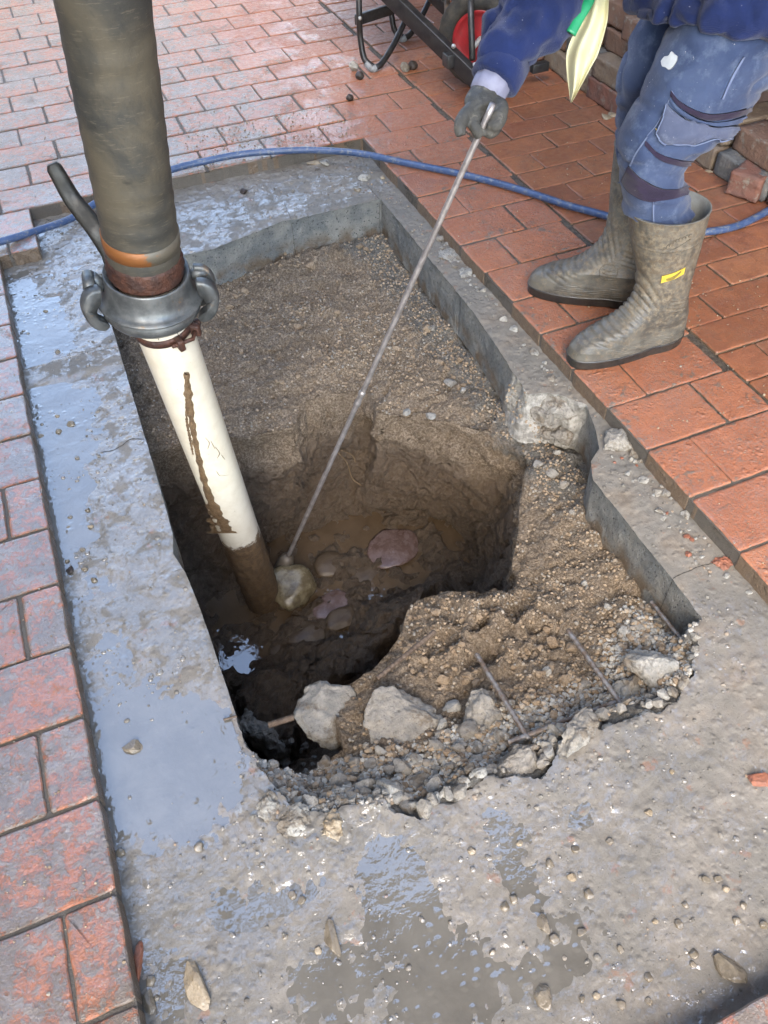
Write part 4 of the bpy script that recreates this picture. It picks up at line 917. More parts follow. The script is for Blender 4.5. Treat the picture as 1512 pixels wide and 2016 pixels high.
m_lever = simple('dark_cast_iron', (.022, .022, .019), (.040, .038, .030), 30, (.4, .6), .3, .002, 90, .3)
part('lever_handle', V, Fc, m_lever, root)
# worm clamp on the white pipe
cp = PC - pa * .092
cl = ring('hose_clamp', [(.0548, -.0085), (.0572, -.0085), (.0576, 0), (.0572, .0085), (.0548, .0085)], m_rust, C0=cp, axis=pa)
def K(ang, r_, s_): return cp + (rt * math.cos(ang) + tc * math.sin(ang)) * r_ + pa * s_
for a1 in (R(66), R(22)):
    mbx = MB(); e1 = K(a1, 1, 0) - cp; e2 = np.cross(pa, e1); mbx.box(K(a1, .064, 0), (.020, .013, .026), np.c_[e1, e2, pa], .0035); V, Fc = mbx.get(); part('clamp_lug', V, Fc, m_rust, cl)
V, Fc = tube([K(R(80), .066, .001), K(R(44), .072, .001), K(R(8), .066, .001)], .0042, 12); part('clamp_bolt', V, Fc, m_rust, cl)
V, Fc = tube([K(R(10), .066, .001), K(R(2), .066, .001)], .0075, 6); part('bolt_nut', V, Fc, m_rust, cl)
for a1, a2 in ((R(100), R(101)), (R(135), R(133)), (R(60), R(60))):
    V, Fc = tube([K(a1, .0548, .010), K(a2, .0548, .045)], .0007, 6); part('slit', V, Fc, m_dark, root)

# ------------------------------------------------------------------ blue water hose
def bhose_mat():
    M = NT('blue_hose'); c = M.mix(M.mr(M.noise(18, 6, .7), .42, .62), (.045, .085, .19), (.075, .12, .24)); c = M.mix(M.mr(M.noise(55, 6, .75), .52, .62, 0, .75), c, (.24, .25, .25))
    M.set(c, .38); M.bump(M.noise(90, 4, .7), .3, .002); return M.m
hz = [(-60, 490, .018), (0, 476, .018), (70, 455, .0), (140, 430, -.02), (195, 396, -.012), (250, 372, .012), (335, 335, .018), (400, 318, .018), (480, 303, .018), (580, 296, .018), (650, 297, .018), (720, 304, .018), (800, 321, .016), (900, 341, .016), (985, 362, .016), (1060, 385, .016), (1120, 405, .016), (1180, 421, .016), (1260, 445, .016), (1330, 457, .016), (1385, 457, .016), (1450, 445, .016), (1512, 415, .016), (1600, 360, .016), (1700, 330, .016)]
V, Fc = tube(catmull([G(x, y, z) + [0, 0, 0] for x, y, z in hz], 360), .0118, 20); c = V.mean(0)
o = mesh_obj('water_hose', V - c, Fc, bhose_mat()); o.location = c.tolist(); tag(o, 'muddy blue hose curving across the bricks behind the opening and past the boots', 'hose')

# ------------------------------------------------------------------ steel rod held in the hand
m_rod = simple('steel_rod', (.34, .31, .29), (.22, .20, .19), 40, (.35, .5), .15, .001, 200, .6)
m_rodd = simple('muddy_rod', (.20, .17, .13), (.14, .11, .08), 40, (.4, .6), .4, .002, 120, .2)
R0, R1 = D(971, 204, 1.565), hit(566, 1098); R1 = D(566, 1098, 2.60)
root = empty('steel_lance', R1, 'long thin steel rod running from the gloved hand down into the pit', 'steel rod')
V, Fc = tube([R1 * (1 - t) + R0 * t for t in np.linspace(0, 1, 60)], np.linspace(.0066, .0066, 60), 16); part('shaft', V, Fc, m_rod, root)
dr2 = (R0 - R1) / np.linalg.norm(R0 - R1); jc = np.array(D(687, 800, 2.05)); t_ = (jc - R1) @ dr2; jc = R1 + dr2 * t_
V, Fc = lathe([(.0066, -.045), (.0092, -.040), (.0092, -.028), (.0076, -.024), (.0076, -.006), (.0094, -.003), (.0094, .006), (.0066, .010)], jc, dr2, 20); part('joint_sleeve', V, Fc, m_rod, root)
V, Fc = tube([R1 - dr2 * .10, R1 - dr2 * .02, R1, R1 + dr2 * .012], [.028, .026, .021, .010], 20); part('nozzle_head', V, Fc, m_rodd, root)

# ------------------------------------------------------------------ the worker
def cloth_mat(name, c1, c2, worn, sc=9, bump=.5):
    M = NT(name); c = M.mix(M.mr(M.noise(sc, 5, .6), .38, .62), c1, c2); c = M.mix(M.mr(M.noise(sc * 2.2, 6, .7), .5, .68, 0, .6), c, worn)
    c = M.mix(M.mr(M.noise(150, 2, .6), .73, .76, 0, .8), c, (.55, .55, .55)); M.set(c, .85, 0, .2)
    M.b.inputs['Sheen Weight'].default_value = .15
    wv = M.n('ShaderNodeTexWave'); wv.inputs['Scale'].default_value = 260; wv.bands_direction = 'DIAGONAL'; M.l(M.co, wv.inputs[0])
    M.bump(M.ma('ADD', M.ma('MULTIPLY', wv.outputs['Fac'], .12), M.ma('ADD', M.ma('MULTIPLY', M.noise(26, 4, .6), 1.0), M.ma('MULTIPLY', M.noise(90, 4, .6), .3))), bump, .004); return M.m
m_trous = cloth_mat('blue_work_trousers', (.040, .064, .140), (.068, .098, .185), (.16, .205, .30))
m_plum = cloth_mat('plum_patch', (.022, .016, .038), (.034, .023, .052), (.05, .04, .07))
m_shirt = cloth_mat('navy_shirt', (.008, .018, .078), (.014, .030, .125), (.024, .045, .16), 6, .8)
m_skin = simple('skin', (.45, .27, .19), (.40, .23, .16), 20, (.5, .6), .2)
m_glove = simple('grey_glove', (.10, .093, .075), (.055, .053, .046), 30, (.6, .85), .7, .003, 120, grit=(40, .55, (.20, .18, .14)))
m_cuff = simple('pale_cuff', (.36, .36, .46), (.28, .28, .38), 30, (.8, .9), .4)
def boot_mat():
    M = NT('muddy_rubber'); x, y, z = M.xyz(); c = M.mix(M.mr(M.noise(20, 5, .6), .4, .6), (.085, .080, .068), (.15, .14, .115))
    mk = M.mr(M.ma('ADD', M.noise(60, 8, .75, .3), M.mr(z, .02, .22, -.07, .05)), .40, .66, 0, .8); c = M.mix(mk, c, M.mix(M.mr(M.noise(90, 4, .7), .42, .6), (.30, .245, .165), (.19, .14, .085)))
    M.set(c, M.mix(mk, .42, .8), 0, .4); M.bump(M.ma('ADD', M.noise(120, 5, .7), M.ma('MULTIPLY', mk, .6)), .12, .0010); return M.m
m_boot = boot_mat(); m_sole = simple('black_sole', (.022, .022, .022), (.045, .04, .033), 50, (.3, .55), .4)
m_lining = simple('grey_lining', (.30, .31, .29), (.22, .22, .2), 30, (.7, .9), .2)
m_yel = simple('yellow_label', (.75, .56, .07), (.70, .50, .06), 60, (.4, .5), .05); m_black = simple('black_print', (.02, .02, .02), (.02, .02, .02))
FL, FR = np.array([-.100, -2.188, 0]), np.array([-.080, -1.977, 0])
person = empty('person', (-.02, -2.06, 0), 'person in navy shirt, blue work trousers and muddy rubber boots leaning over the pit', 'person')
def blend(parts, size, sm=6):
    V, Fc, n = [], [], 0
    for v, f in parts: V.append(v); Fc += [[i + n for i in q_] for q_ in f]; n += len(v)
    return vox(np.vstack(V), Fc, size, sm)
def limb(pts, rad, n=24, m=40, ry=None, up=None):
    p = catmull(pts, m); r_ = np.interp(np.linspace(0, 1, m), np.linspace(0, 1, len(rad)), rad)
    r2 = None if ry is None else np.interp(np.linspace(0, 1, m), np.linspace(0, 1, len(ry)), ry); return tube(p, r_, n, ry=r2, up=up)
def ball(c, r_, sub=3):
    V, Fc = ico(sub); return V * np.asarray(r_) + np.asarray(c), Fc
# joints
AL, KL, HL = np.array([-.105, -2.180, .10]), np.array([-.200, -2.135, .51]), np.array([-.02, -2.10, .86])
AR, KR, HR_ = np.array([-.070, -1.965, .10]), np.array([-.050, -1.885, .51]), np.array([.07, -1.92, .87])
PEL, CH, NK = np.array([.02, -2.01, .92]), np.array([-.14, -1.96, 1.26]), np.array([-.27, -1.93, 1.43])
SR_, SL = np.array([-.24, -1.76, 1.35]), np.array([-.20, -2.14, 1.36])
WR, ER = D(962, 178, 1.625), D(1095, -60, 1.62)
HDC = NK + np.array([-.10, 0, .13])
# continuous body underneath
wl = np.array([-.36, -2.14, .93]); el = np.array([-.16, -2.26, 1.10])
bp = [limb([AL - [0, 0, .04], (AL + KL) / 2, KL, (KL + HL) / 2, HL], [.030, .036, .040, .066, .085]), limb([AR - [0, 0, .04], (AR + KR) / 2, KR, (KR + HR_) / 2, HR_], [.030, .036, .040, .066, .085]),
      limb([PEL - [0, 0, .06], PEL, (PEL + CH) / 2, CH, NK - [-.02, 0, .03]], [.10, .115, .105, .12, .06], ry=[.13, .15, .135, .16, .06], up=(1, 0, 0)),
      limb([NK - [0, 0, .04], NK + [-.05, 0, .05]], [.056, .05]), ball(HDC, (.098, .075, .118)), ball(HDC + [-.045, 0, -.06], (.05, .052, .05)), ball(HDC + [-.108, 0, -.015], (.020, .014, .022)), ball(HDC + [.0, .078, -.01], (.018, .010, .03), 2), ball(HDC + [.0, -.078, -.01], (.018, .010, .03), 2),
      limb([SR_, (SR_ + ER) / 2 + [0, .01, 0], ER, (ER + WR) / 2, WR], [.060, .048, .042, .040, .028]), limb([SL, el, wl], [.058, .044, .028]), limb([CH + [0, .1, .05], SR_], [.07, .06]), limb([CH + [0, -.1, .05], SL], [.07, .06])]
V, Fc, _ = blend(bp, .011, 5); body = part('body', V, Fc, m_skin, person)
V, Fc = ico(3); V = V[:, :] * [.106, .084, .110]; V = V + HDC + np.array([.015, 0, .022]); V[:, 2] = np.maximum(V[:, 2], HDC[2] - .03); V += normals(V, Fc) * (.006 * fbm(V, 40, 3, 5))[:, None]; part('hair', V, Fc, simple('dark_hair', (.05, .03, .02), (.03, .02, .015), 60), person)
for sy_ in (-.03, .03):
    V, Fc = ico(2); part('eye', V * .011 + HDC + np.array([-.086, sy_, .012]), Fc, simple('eye', (.5, .5, .5), (.2, .15, .1), 200), body)
V, Fc = ico(2); part('mouth', V * [.006, .020, .005] + HDC + np.array([-.093, 0, -.058]), Fc, simple('lip', (.35, .15, .12), (.3, .12, .1)), body)
# trousers: full leg cloth with folds
tp = [limb([AL + [-.010, .02, .10], AL + [-.022, .03, .20], KL + [.018, 0, -.07], KL + [0, 0, .03], KL * .75 + HL * .25 + [.015, 0, 0], KL * .4 + HL * .6 + [.04, 0, 0], HL + [.04, 0, -.03], HL + [.02, .02, .06]], [.052, .058, .070, .090, .122, .146, .150, .125], ry=[.052, .058, .070, .084, .098, .112, .115, .10]),
      limb([AR + [.02, .02, .10], AR + [.045, .06, .20], KR + [.02, .01, -.05], KR + [0, 0, .03], KR * .75 + HR_ * .25 + [-.02, 0, 0], KR * .4 + HR_ * .6, HR_ + [0, 0, -.03], HR_ + [.0, -.02, .06]], [.056, .062, .074, .082, .096, .108, .118, .110], ry=[.056, .062, .074, .082, .092, .105, .110, .10]),
      limb([PEL + [0, 0, -.12], PEL + [0, 0, .02], PEL + [-.01, 0, .10]], [.125, .135, .115], ry=[.16, .175, .15], up=(1, 0, 0))]
V, Fc, N_ = blend(tp, .0075, 7)
kz = V[:, 2]
V = V + N_ * (.0090 * fbm(V * [1, 1, 2.0], 9, 3, 501) - .009 * np.clip(1 - np.abs(fbm(V * [.8, .8, 1.6], 6.5, 2, 515)) * 6, 0, 1) + .0065 * np.clip(1 - np.abs(fbm(V * [1, 1, 1.9], 9, 3, 505)) * 4, 0, 1) * (.3 + ss(.46, .36, kz) + .5 * np.exp(-((kz - .50) / .06) ** 2)) + .0045 * np.sin(kz * 130 + 9 * fbm(V, 10, 2, 7)) * ss(.42, .37, kz))[:, None]
TRV, TRF = V.copy(), Fc
trousers = part('trousers', V, Fc, m_trous, person); TB = BVHTree.FromPolygons(V.tolist(), Fc)
def decal(name, px, mt, par, thick=.003, n=26, lift=.0016, bvh=None, rim=None):
    # cloth pieces sewn on: quad patch between four measured edges, laid on the surface, with thickness
    bvh = bvh or TB; px = [np.array(p_, float) for p_ in px]; g = []
    top, bot = catmull(px[0], n), catmull(px[1], n); rows_ = 14
    for r_ in range(rows_ + 1):
        for j in range(n): g.append(top[j] * (1 - r_ / rows_) + bot[j] * r_ / rows_)
    P, Nn, last = [], [], None
    for a in g:
        d = Vector(ray(*a)).normalized(); h = bvh.ray_cast(Vector(CAM), d)
        if h[0] is None: P.append(last[0] if last else np.array(CAM) + np.array(d) * 1.5); Nn.append(last[1] if last else np.array(-d)); continue
        nn = np.array(h[1]); nn = nn if nn @ np.array(d) < 0 else -nn; last = (np.array(h[0]), nn); P.append(last[0]); Nn.append(nn)
    P, Nn = np.array(P), np.array(Nn)
    for _ in range(3):
        G3 = Nn.reshape(rows_ + 1, n, 3); G4 = G3.copy(); G4[1:-1, 1:-1] = (G3[:-2, 1:-1] + G3[2:, 1:-1] + G3[1:-1, :-2] + G3[1:-1, 2:] + G3[1:-1, 1:-1]) / 5; Nn = G4.reshape(-1, 3)
    Nn /= np.linalg.norm(Nn, axis=1)[:, None]; m_ = len(P); edge = np.zeros((rows_ + 1, n)); edge[0] = edge[-1] = 1; edge[:, 0] = edge[:, -1] = 1; edge = edge.ravel()
    out = P + Nn * (lift + thick * (1 - edge) + thick * .5 * edge)[:, None]; inn = P - Nn * .004; V = np.vstack([out, inn]); Fc = []
    for r_ in range(rows_):
        for j in range(n - 1): a = r_ * n + j; Fc.append([a, a + 1, a + n + 1, a + n])
    per = [j for j in range(n)] + [r_ * n + n - 1 for r_ in range(1, rows_ + 1)] + [rows_ * n + j for j in range(n - 2, -1, -1)] + [r_ * n for r_ in range(rows_ - 1, 0, -1)]
    for i, a in enumerate(per): b = per[(i + 1) % len(per)]; Fc.append([a, b, b + m_, a + m_])
    off = np.array(person.location); return mesh_obj(name, V - off, Fc, mt, par)
m_pock = cloth_mat('pocket_cloth', (.080, .098, .165), (.115, .135, .21), (.2, .23, .30))
pk = decal('cargo_pocket', [[(1312, 205), (1350, 232), (1400, 247), (1450, 245), (1486, 232)], [(1290, 262), (1312, 282), (1360, 281), (1400, 272), (1444, 268)]], m_pock, trousers, .011)
decal('pocket_trim', [[(1322, 178), (1340, 200), (1385, 222), (1430, 222), (1488, 208)], [(1320, 188), (1340, 211), (1385, 233), (1430, 234), (1486, 217)]], m_plum, trousers, .003)
decal('pocket_edge', [[(1320, 190), (1340, 213), (1385, 236), (1430, 238), (1486, 220)], [(1318, 199), (1340, 222), (1385, 243), (1430, 246), (1484, 230)]], m_trous, trousers, .0045)
decal('pocket_trim', [[(1271, 276), (1295, 300), (1330, 313), (1370, 317), (1412, 311)], [(1269, 286), (1293, 310), (1328, 324), (1370, 329), (1412, 321)]], m_plum, trousers, .003)
decal('knee_patch', [[(1238, 327), (1262, 350), (1300, 370), (1335, 372), (1360, 366)], [(1224, 356), (1240, 378), (1275, 395), (1320, 392), (1352, 384)]], m_plum, trousers, .003)
decal('paint_patch', [[(1302, 121), (1309, 112), (1317, 110), (1323, 102), (1329, 107), (1335, 111)], [(1303, 127), (1305, 131), (1311, 133), (1318, 138), (1326, 132), (1334, 119)]], simple('white_paint', (.75, .78, .78), (.65, .68, .7), 40, (.6, .8), .3), trousers, .0012)
tg_ = decal('pocket_tag', [[(1290, 252), (1295, 256), (1301, 261)], [(1294, 263), (1300, 268), (1306, 272)]], m_yel, trousers, .003, 8)
decal('tag_print', [[(1294, 258), (1298, 261), (1301, 263)], [(1296, 261), (1300, 264), (1303, 266)]], m_black, tg_, .0045, 6)
m_seam = simple('pale_seam', (.20, .25, .38), (.16, .20, .33), 60, (.9, .9), .2)
for a, b in (([(1462, 112), (1440, 150), (1420, 195)], [(1466, 112), (1444, 150), (1424, 195)]), ([(1274, 268), (1252, 300), (1240, 325)], [(1276, 270), (1254, 302), (1242, 327)]), ([(1285, 400), (1285, 420), (1286, 450)], [(1288, 400), (1288, 420), (1289, 450)])):
    decal('seam', [a, b], m_seam, trousers, .0015, 14)
# shirt: loose body with tail over the hips, and the sleeve
sp = [limb([PEL + [-.045, -.045, -.170], PEL + [-.04, -.04, -.11], PEL + [-.02, -.01, .02], (PEL + CH) / 2, CH, NK - [-.01, 0, .05]], [.205, .200, .172, .142, .145, .075], ry=[.220, .215, .195, .175, .19, .08], up=(1, 0, 0), m=60),
      limb([CH + [0, .08, .04], SR_, SR_ * .5 + ER * .5, ER + [.0, .0, .02], (ER + WR) / 2, WR + (ER - WR) * .13], [.09, .090, .088, .088, .074, .050]),
      limb([CH + [0, -.08, .04], SL, SL * .45 + el * .55, el, el * .4 + wl * .6], [.09, .085, .078, .074, .060]), limb([NK - [0, 0, .09], NK - [0, 0, 0]], [.085, .07])]
V, Fc, N_ = blend(sp, .008, 6)
fold = 1 - np.abs(fbm(V * [1, 1, 1.0], 8, 3, 601)) * 3.2
V = V + N_ * (-.020 * np.clip(1 - np.abs(fbm(V * [1, 1, .7], 7, 2, 615)) * 5, 0, 1) - .010 * np.clip(1 - np.abs(fbm(V * [1, 1, .6], 15, 2, 617)) * 4, 0, 1) + .010 * fbm(V, 8, 3, 603) + .010 * np.clip(fold, -.4, 1) + .003 * fbm(V, 30, 3, 607))[:, None]
shirt = part('shirt', V, Fc, m_shirt, person)
dW = (WR - ER) / np.linalg.norm(WR - ER)
V, Fc = tube([WR - dW * .075, WR - dW * .05, WR - dW * .022, WR - dW * .018], [.050, .0515, .0505, .044], 40, fn=lambda t, th: 1 + .03 * np.sin(5 * th)); cf = part('sleeve_cuff', V, Fc, m_shirt, shirt)
V, Fc = lathe([(.0045, 0), (.0045, .002), (.002, .003)], D(990, 182, 1.565), tc, 12); part('button', V, Fc, simple('button', (.2, .22, .45), (.2, .22, .4)), cf)
# boots
def boot(org, yaw, lean, label, lv_=(0, 0)):
    # lathe of horizontal slices: foot forward is -x in the boot's own frame
    zs = np.r_[np.linspace(0, .03, 5), np.linspace(.0325, .20, 100), np.linspace(.203, .385, 70)]; V = []; n = 96; th = np.linspace(0, 2 * math.pi, n, endpoint=False)
    fx = np.interp(zs, [0, .012, .03, .050, .066, .080, .090, .100, .115, .135, .155, .18, .22, .30, .385], [.250, .260, .264, .258, .244, .220, .194, .168, .138, .112, .094, .080, .076, .090, .102])
    bx = np.interp(zs, [0, .03, .07, .11, .15, .20, .27, .34, .385], [.066, .070, .070, .064, .062, .066, .078, .090, .098])
    wy = np.interp(zs, [0, .02, .05, .08, .12, .16, .22, .30, .385], [.048, .053, .053, .050, .050, .053, .064, .078, .088])
    for i, z in enumerate(zs):
        a = (fx[i] + bx[i]) / 2; cx = -(fx[i] - bx[i]) / 2; foot = ss(.16, .09, z)
        c, s_ = np.cos(th), np.sin(th); x = -c * a
        wid = wy[i] * (1 + foot * (.08 * np.cos(th) - .16 * np.exp(-((x + cx + .055) / .04) ** 2)))
        pw_ = 1 - .22 * foot; xx = np.sign(c) * np.abs(c) ** pw_ * -a; yy = np.sign(s_) * np.abs(s_) ** (pw_) * wid
        V.append(np.c_[xx + cx + lean * max(z - .1, 0) , yy, np.full(n, z)])
    V = np.vstack(V); K_ = len(zs); Fc = [[i * n + j, i * n + (j + 1) % n, (i + 1) * n + (j + 1) % n, (i + 1) * n + j] for i in range(K_ - 1) for j in range(n)]
    Fc.append(list(range(n))[::-1]); N2 = normals(V, Fc)
    if (N2 * (V - [0, 0, .1])).sum() < 0: N2 = -N2; Fc = [f_[::-1] for f_ in Fc]
    # flex ribs over the instep, diamond moulding low on the sides
    x, y, z = V[:, 0], V[:, 1], V[:, 2]
    phi = np.degrees(np.arctan2(z + .015, -(x - .035))); frontm = ss(.05, -.25, N2[:, 0]) * ss(.040, .055, z) * ss(.26, .20, z)
    ribs = (np.clip(np.sin(phi * 2 * math.pi / 4.2) + .25, -.8, .15)) * ss(17, 21, phi) * ss(78, 66, phi) * frontm
    cx_, cz = ss(.068, .062, z) * ss(.026, .032, z), 0
    dia = (np.abs(((x * 1.0 + z * 1.6) / .011) % 1 - .5) < .20) * ((((x - z * 1.6) / .022) % 1) < .6) * cx_ * (np.abs(y) > .025) * ss(-.19, -.17, x)
    collar = np.exp(-((z - .318 - .06 * x) / .0022) ** 2) * .0016 + .0015 * ss(.378, .383, z)
    mus = np.zeros(len(V))
    for k in range(4): mus += np.exp(-(((z - (.128 + k * .0115) + .25 * (x - .02)) / .0024) ** 2)) * ss(.030, .022, np.abs(x - .010)) * .0022
    V = V + N2 * (ribs * .0036 + dia * .0016 + collar + mus * (y < 0) + .0030 * fbm(V, 9, 3, 9) * ss(.14, .2, z) + .0015 * np.sin(z * 300 + x * 60) * ss(-.03, -.05, x) * ss(.12, .15, z) * ss(.25, .2, z) * 0)[:, None]
    Rz_ = np.array(Matrix.Rotation(yaw, 3, 'Z'))
    T_ = lambda q_: np.asarray(q_) @ Rz_.T + org + np.maximum(np.asarray(q_)[:, 2:3] - .1, 0) * np.array([[lv_[0], lv_[1], 0]])
    # inner wall
    top = V[(K_ - 1) * n:]; cen = top.mean(0); inn = [cen + (top - cen) * .955 + [0, 0, .001], cen + (top - cen) * .90 - [0, 0, .03], cen + (top - cen) * .6 - [0, 0, .12]]
    bm_ = part('boot', T_(V), Fc, m_boot, person); 
    if label: bm_['label'] = label
    IV = np.vstack([top] + inn); IF = [[r_ * n + j, r_ * n + (j + 1) % n, (r_ + 1) * n + (j + 1) % n, (r_ + 1) * n + j] for r_ in range(3) for j in range(n)] + [[3 * n + j for j in range(n)]]
    part('boot_lining', T_(IV), IF, m_lining, bm_)
    # sole with welt and lugs
    so_ = []; th2 = th; zz_ = [.0, .004, .020, .024, .0275, .030]; kk = [.985, 1.03, 1.035, 1.075, 1.075, 1.0]
    base_ = V[2 * n:3 * n]; cb = base_.mean(0)
    for z_, k_ in zip(zz_, kk): so_.append(np.c_[cb[0] + (base_[:, 0] - cb[0]) * (1 + (k_ - 1) * .35), (base_[:, 1] - cb[1]) * k_ + cb[1], np.full(n, z_)])
    SV = np.vstack(so_); SF = [[r_ * n + j, r_ * n + (j + 1) % n, (r_ + 1) * n + (j + 1) % n, (r_ + 1) * n + j] for r_ in range(5) for j in range(n)] + [list(range(n))[::-1], [5 * n + j for j in range(n)]]
    part('sole', T_(SV), SF, m_sole, bm_)
    return bm_, T_, V
b1, T1, BV1 = boot(FL, R(-5), 0, 'near rubber boot with the yellow label', (-.12, .14))
b2, T2, BV2 = boot(FR, R(-38), 0, None, (.34, .38))
def bbvh(b): me = b.data; off = Vector(person.location); return BVHTree.FromPolygons([(v.co + off)[:] for v in me.vertices], [list(p.vertices) for p in me.polygons])
B1 = bbvh(b1)
lb = decal('yellow_label', [[(1303, 543), (1325, 537), (1349, 526)], [(1301, 557), (1325, 550), (1346, 539)]], m_yel, b1, .0012, 10, .0008, B1)
decal('label_print', [[(1311, 548), (1325, 543), (1340, 532)], [(1312, 552), (1325, 549), (1340, 535)]], simple('label_ink', (.20, .15, .03), (.3, .22, .04)), b1, .0016, 12, .0016, B1)
def tick(pp, w_, par, bvh, name, mt, lift=.0012):
    c = catmull(np.array(pp, float), 40); P = []
    for a in c:
        h = bvh.ray_cast(Vector(CAM), Vector(ray(*a)).normalized()); 
        if h[0] is None: continue
        P.append(np.array(h[0]) + np.array(h[1]) * lift * (1 if h[1].dot(Vector(ray(*a))) < 0 else -1))
    if len(P) < 4: return
    V, Fc = tube(np.array(P), w_, 6); mesh_obj(name, V - np.array(person.location), Fc, mt, par)
m_emb = simple('worn_rubber', (.17, .14, .095), (.11, .095, .07), 60, (.5, .7), .3)
# raised script moulded across the shaft
import math as _m
scr = []
for i in range(60):
    t = i / 59; bx_, by_ = 1304 + 56 * t, 493 - 30 * t - 4 * _m.sin(3.1 * t); scr.append((bx_ + 1.4 * _m.cos(t * 56), by_ + 3.0 * _m.sin(t * 56)))
tick(scr, .0007, b1, B1, 'moulded_script', m_emb); tick([(1302, 500), (1330, 489), (1360, 470)], .0007, b1, B1, 'moulded_line', m_emb)
for pp, w_ in (([(1322, 178), (1340, 202), (1385, 224), (1430, 224), (1488, 208)], .0011), ([(1312, 205), (1303, 235), (1290, 262)], .0013), ([(1290, 262), (1312, 284), (1360, 283), (1400, 274), (1444, 268)], .0016), ([(1444, 268), (1465, 255), (1486, 232)], .0013), ([(1320, 192), (1296, 240), (1274, 268)], .0011), ([(1300, 312), (1330, 322), (1390, 330)], .0010), ([(1488, 210), (1462, 270), (1440, 300), (1412, 315)], .0011), ([(1466, 112), (1445, 150), (1424, 192)], .0012), ([(1286, 398), (1286, 430), (1288, 458)], .0012)):
    tick(pp, w_, trousers, TB, 'seam', m_seam, .0010 + (.010 if pp[0][0] in (1312, 1290, 1444) else 0))
# pale scuffed ankle badge on the far boot
B2 = bbvh(b2); bd = [(1198 + 18 * _m.cos(a), 536 + 15 * _m.sin(a)) for a in np.linspace(0, 6.28, 30)]
tick(bd, .0008, b2, B2, 'ankle_badge', m_emb)
for k in range(3): tick([(1184 + 2 * k, 529 + 8 * k), (1197, 534 + 8 * k), (1212, 533 + 8 * k)], .0012, b2, B2, 'ankle_badge', m_emb)

# gloved right hand closed round the rod
m_fin = m_glove
def fingers(pts_list, rads, palm, size=.0032, sm=4):
    ps = [limb(pp, rr_, 14, 26) for pp, rr_ in zip(pts_list, rads)] + palm; return blend(ps, size, sm)
h0 = 1.60
def DD(x, y, d): return D(x, y, d)
palm = [limb([WR, DD(950, 205, 1.612), DD(958, 226, 1.60)], [.030, .037, .034], ry=[.026, .027, .024], up=rt), ball(DD(966, 222, 1.612), (.030, .028, .026))]
fg = [[DD(938, 208, 1.600), DD(918, 226, 1.590), DD(906, 246, 1.590), DD(908, 268, 1.595)],
      [DD(945, 222, 1.605), DD(933, 240, 1.598), DD(939, 258, 1.598), DD(946, 270, 1.603)],
      [DD(960, 212, 1.62), DD(975, 216, 1.600), DD(986, 228, 1.588), DD(978, 246, 1.583), DD(963, 248, 1.592)],
      [DD(966, 204, 1.63), DD(984, 206, 1.605), DD(990, 216, 1.592), DD(981, 228, 1.582), DD(968, 228, 1.590)],
      [DD(955, 226, 1.62), DD(966, 238, 1.605), DD(977, 250, 1.600), DD(966, 262, 1.598), DD(955, 258, 1.604)]]
V, Fc, N_ = fingers(fg, [[.0165, .0145, .0130, .0105], [.0150, .0135, .0120, .0100], [.0150, .0140, .0130, .0120, .0100], [.0145, .0135, .0125, .0115, .0100], [.0140, .0125, .0120, .0110, .0095]], palm)
V = V + N_ * (.0016 * fbm(V, 60, 3, 701) + .0012 * fbm(V, 22, 2, 703))[:, None]; gl = part('glove', V, Fc, m_glove, person)
V, Fc = tube([WR - dW * .028, WR - dW * .005, WR + dW * .014], [.036, .0365, .034], 28, fn=lambda t, th: 1 + .04 * np.sin(9 * th)); part('glove_cuff', V, Fc, m_cuff, gl)
# left hand, dark glove, above the frame edge holding the cloth
ln = np.array([-.425, -2.115, .86])
lf = [[wl + [-.03, dy, -.01], wl + [-.062, dy * 1.1, -.045], ln + [-.004, dy * .9, .035], ln + [.014, dy * .9, .012]] for dy in (-.030, -.010, .010, .029)] + [[wl + [.0, -.03, -.02], wl + [-.015, -.032, -.05], ln + [.03, -.012, .045]]]
V, Fc, N_ = fingers(lf, [[.012, .0115, .0105, .009]] * 4 + [[.014, .0125, .011]], [limb([wl, wl + [-.03, 0, -.012]], [.028, .034], ry=[.024, .022])]); part('glove', V, Fc, m_glove, person)

# ------------------------------------------------------------------ yellowed leather cloth hanging from a green clip
def leather():
    M = NT('yellowed_leather'); c = M.mix(M.mr(M.noise(14, 5, .6), .4, .62), (.88, .84, .52), (.82, .74, .42)); c = M.mix(M.mr(M.noise(22, 5, .65), .56, .70, 0, .7), c, (.40, .27, .11)); M.set(c, .75); M.bump(M.noise(60, 5, .6), .35, .003); return M.m
ct = D(1192, -60, 1.60); cb_ = D(1124, 202, 1.66)
root = empty('work_cloth', ct, 'pale yellow leather work cloth hanging from a green clip beside the navy sleeve', 'cloth')
cl_l = [(1160, -60), (1152, 0), (1143, 40), (1124, 78), (1115, 110), (1116, 145), (1120, 180), (1123, 202)]; cl_r = [(1205, -60), (1199, 0), (1196, 40), (1186, 80), (1176, 110), (1166, 128), (1150, 158), (1126, 202)]
n = 40; a_, b_ = catmull(np.array(cl_l, float), n), catmull(np.array(cl_r, float), n); V, Fc = [], []
for sgn in (1, -1):
    for i in range(n):
        dd = 1.60 + .06 * i / n
        for j in range(15):
            u = j / 14; px_ = a_[i] * (1 - u) + b_[i] * u; fold = .012 * math.sin(u * 9 + i * .05) + .006 * math.sin(u * 4 - i * .13); th_ = .0032 + .006 * math.sin(math.pi * u)
            V.append(D(px_[0], px_[1], dd + fold + sgn * th_ * .5 * (1 if 0 < j < 14 else .3)))
for s_ in range(2):
    for i in range(n - 1):
        for j in range(14):
            k = s_ * n * 15 + i * 15 + j; q_ = [k, k + 1, k + 16, k + 15]; Fc.append(q_ if s_ else q_[::-1])
m1 = n * 15
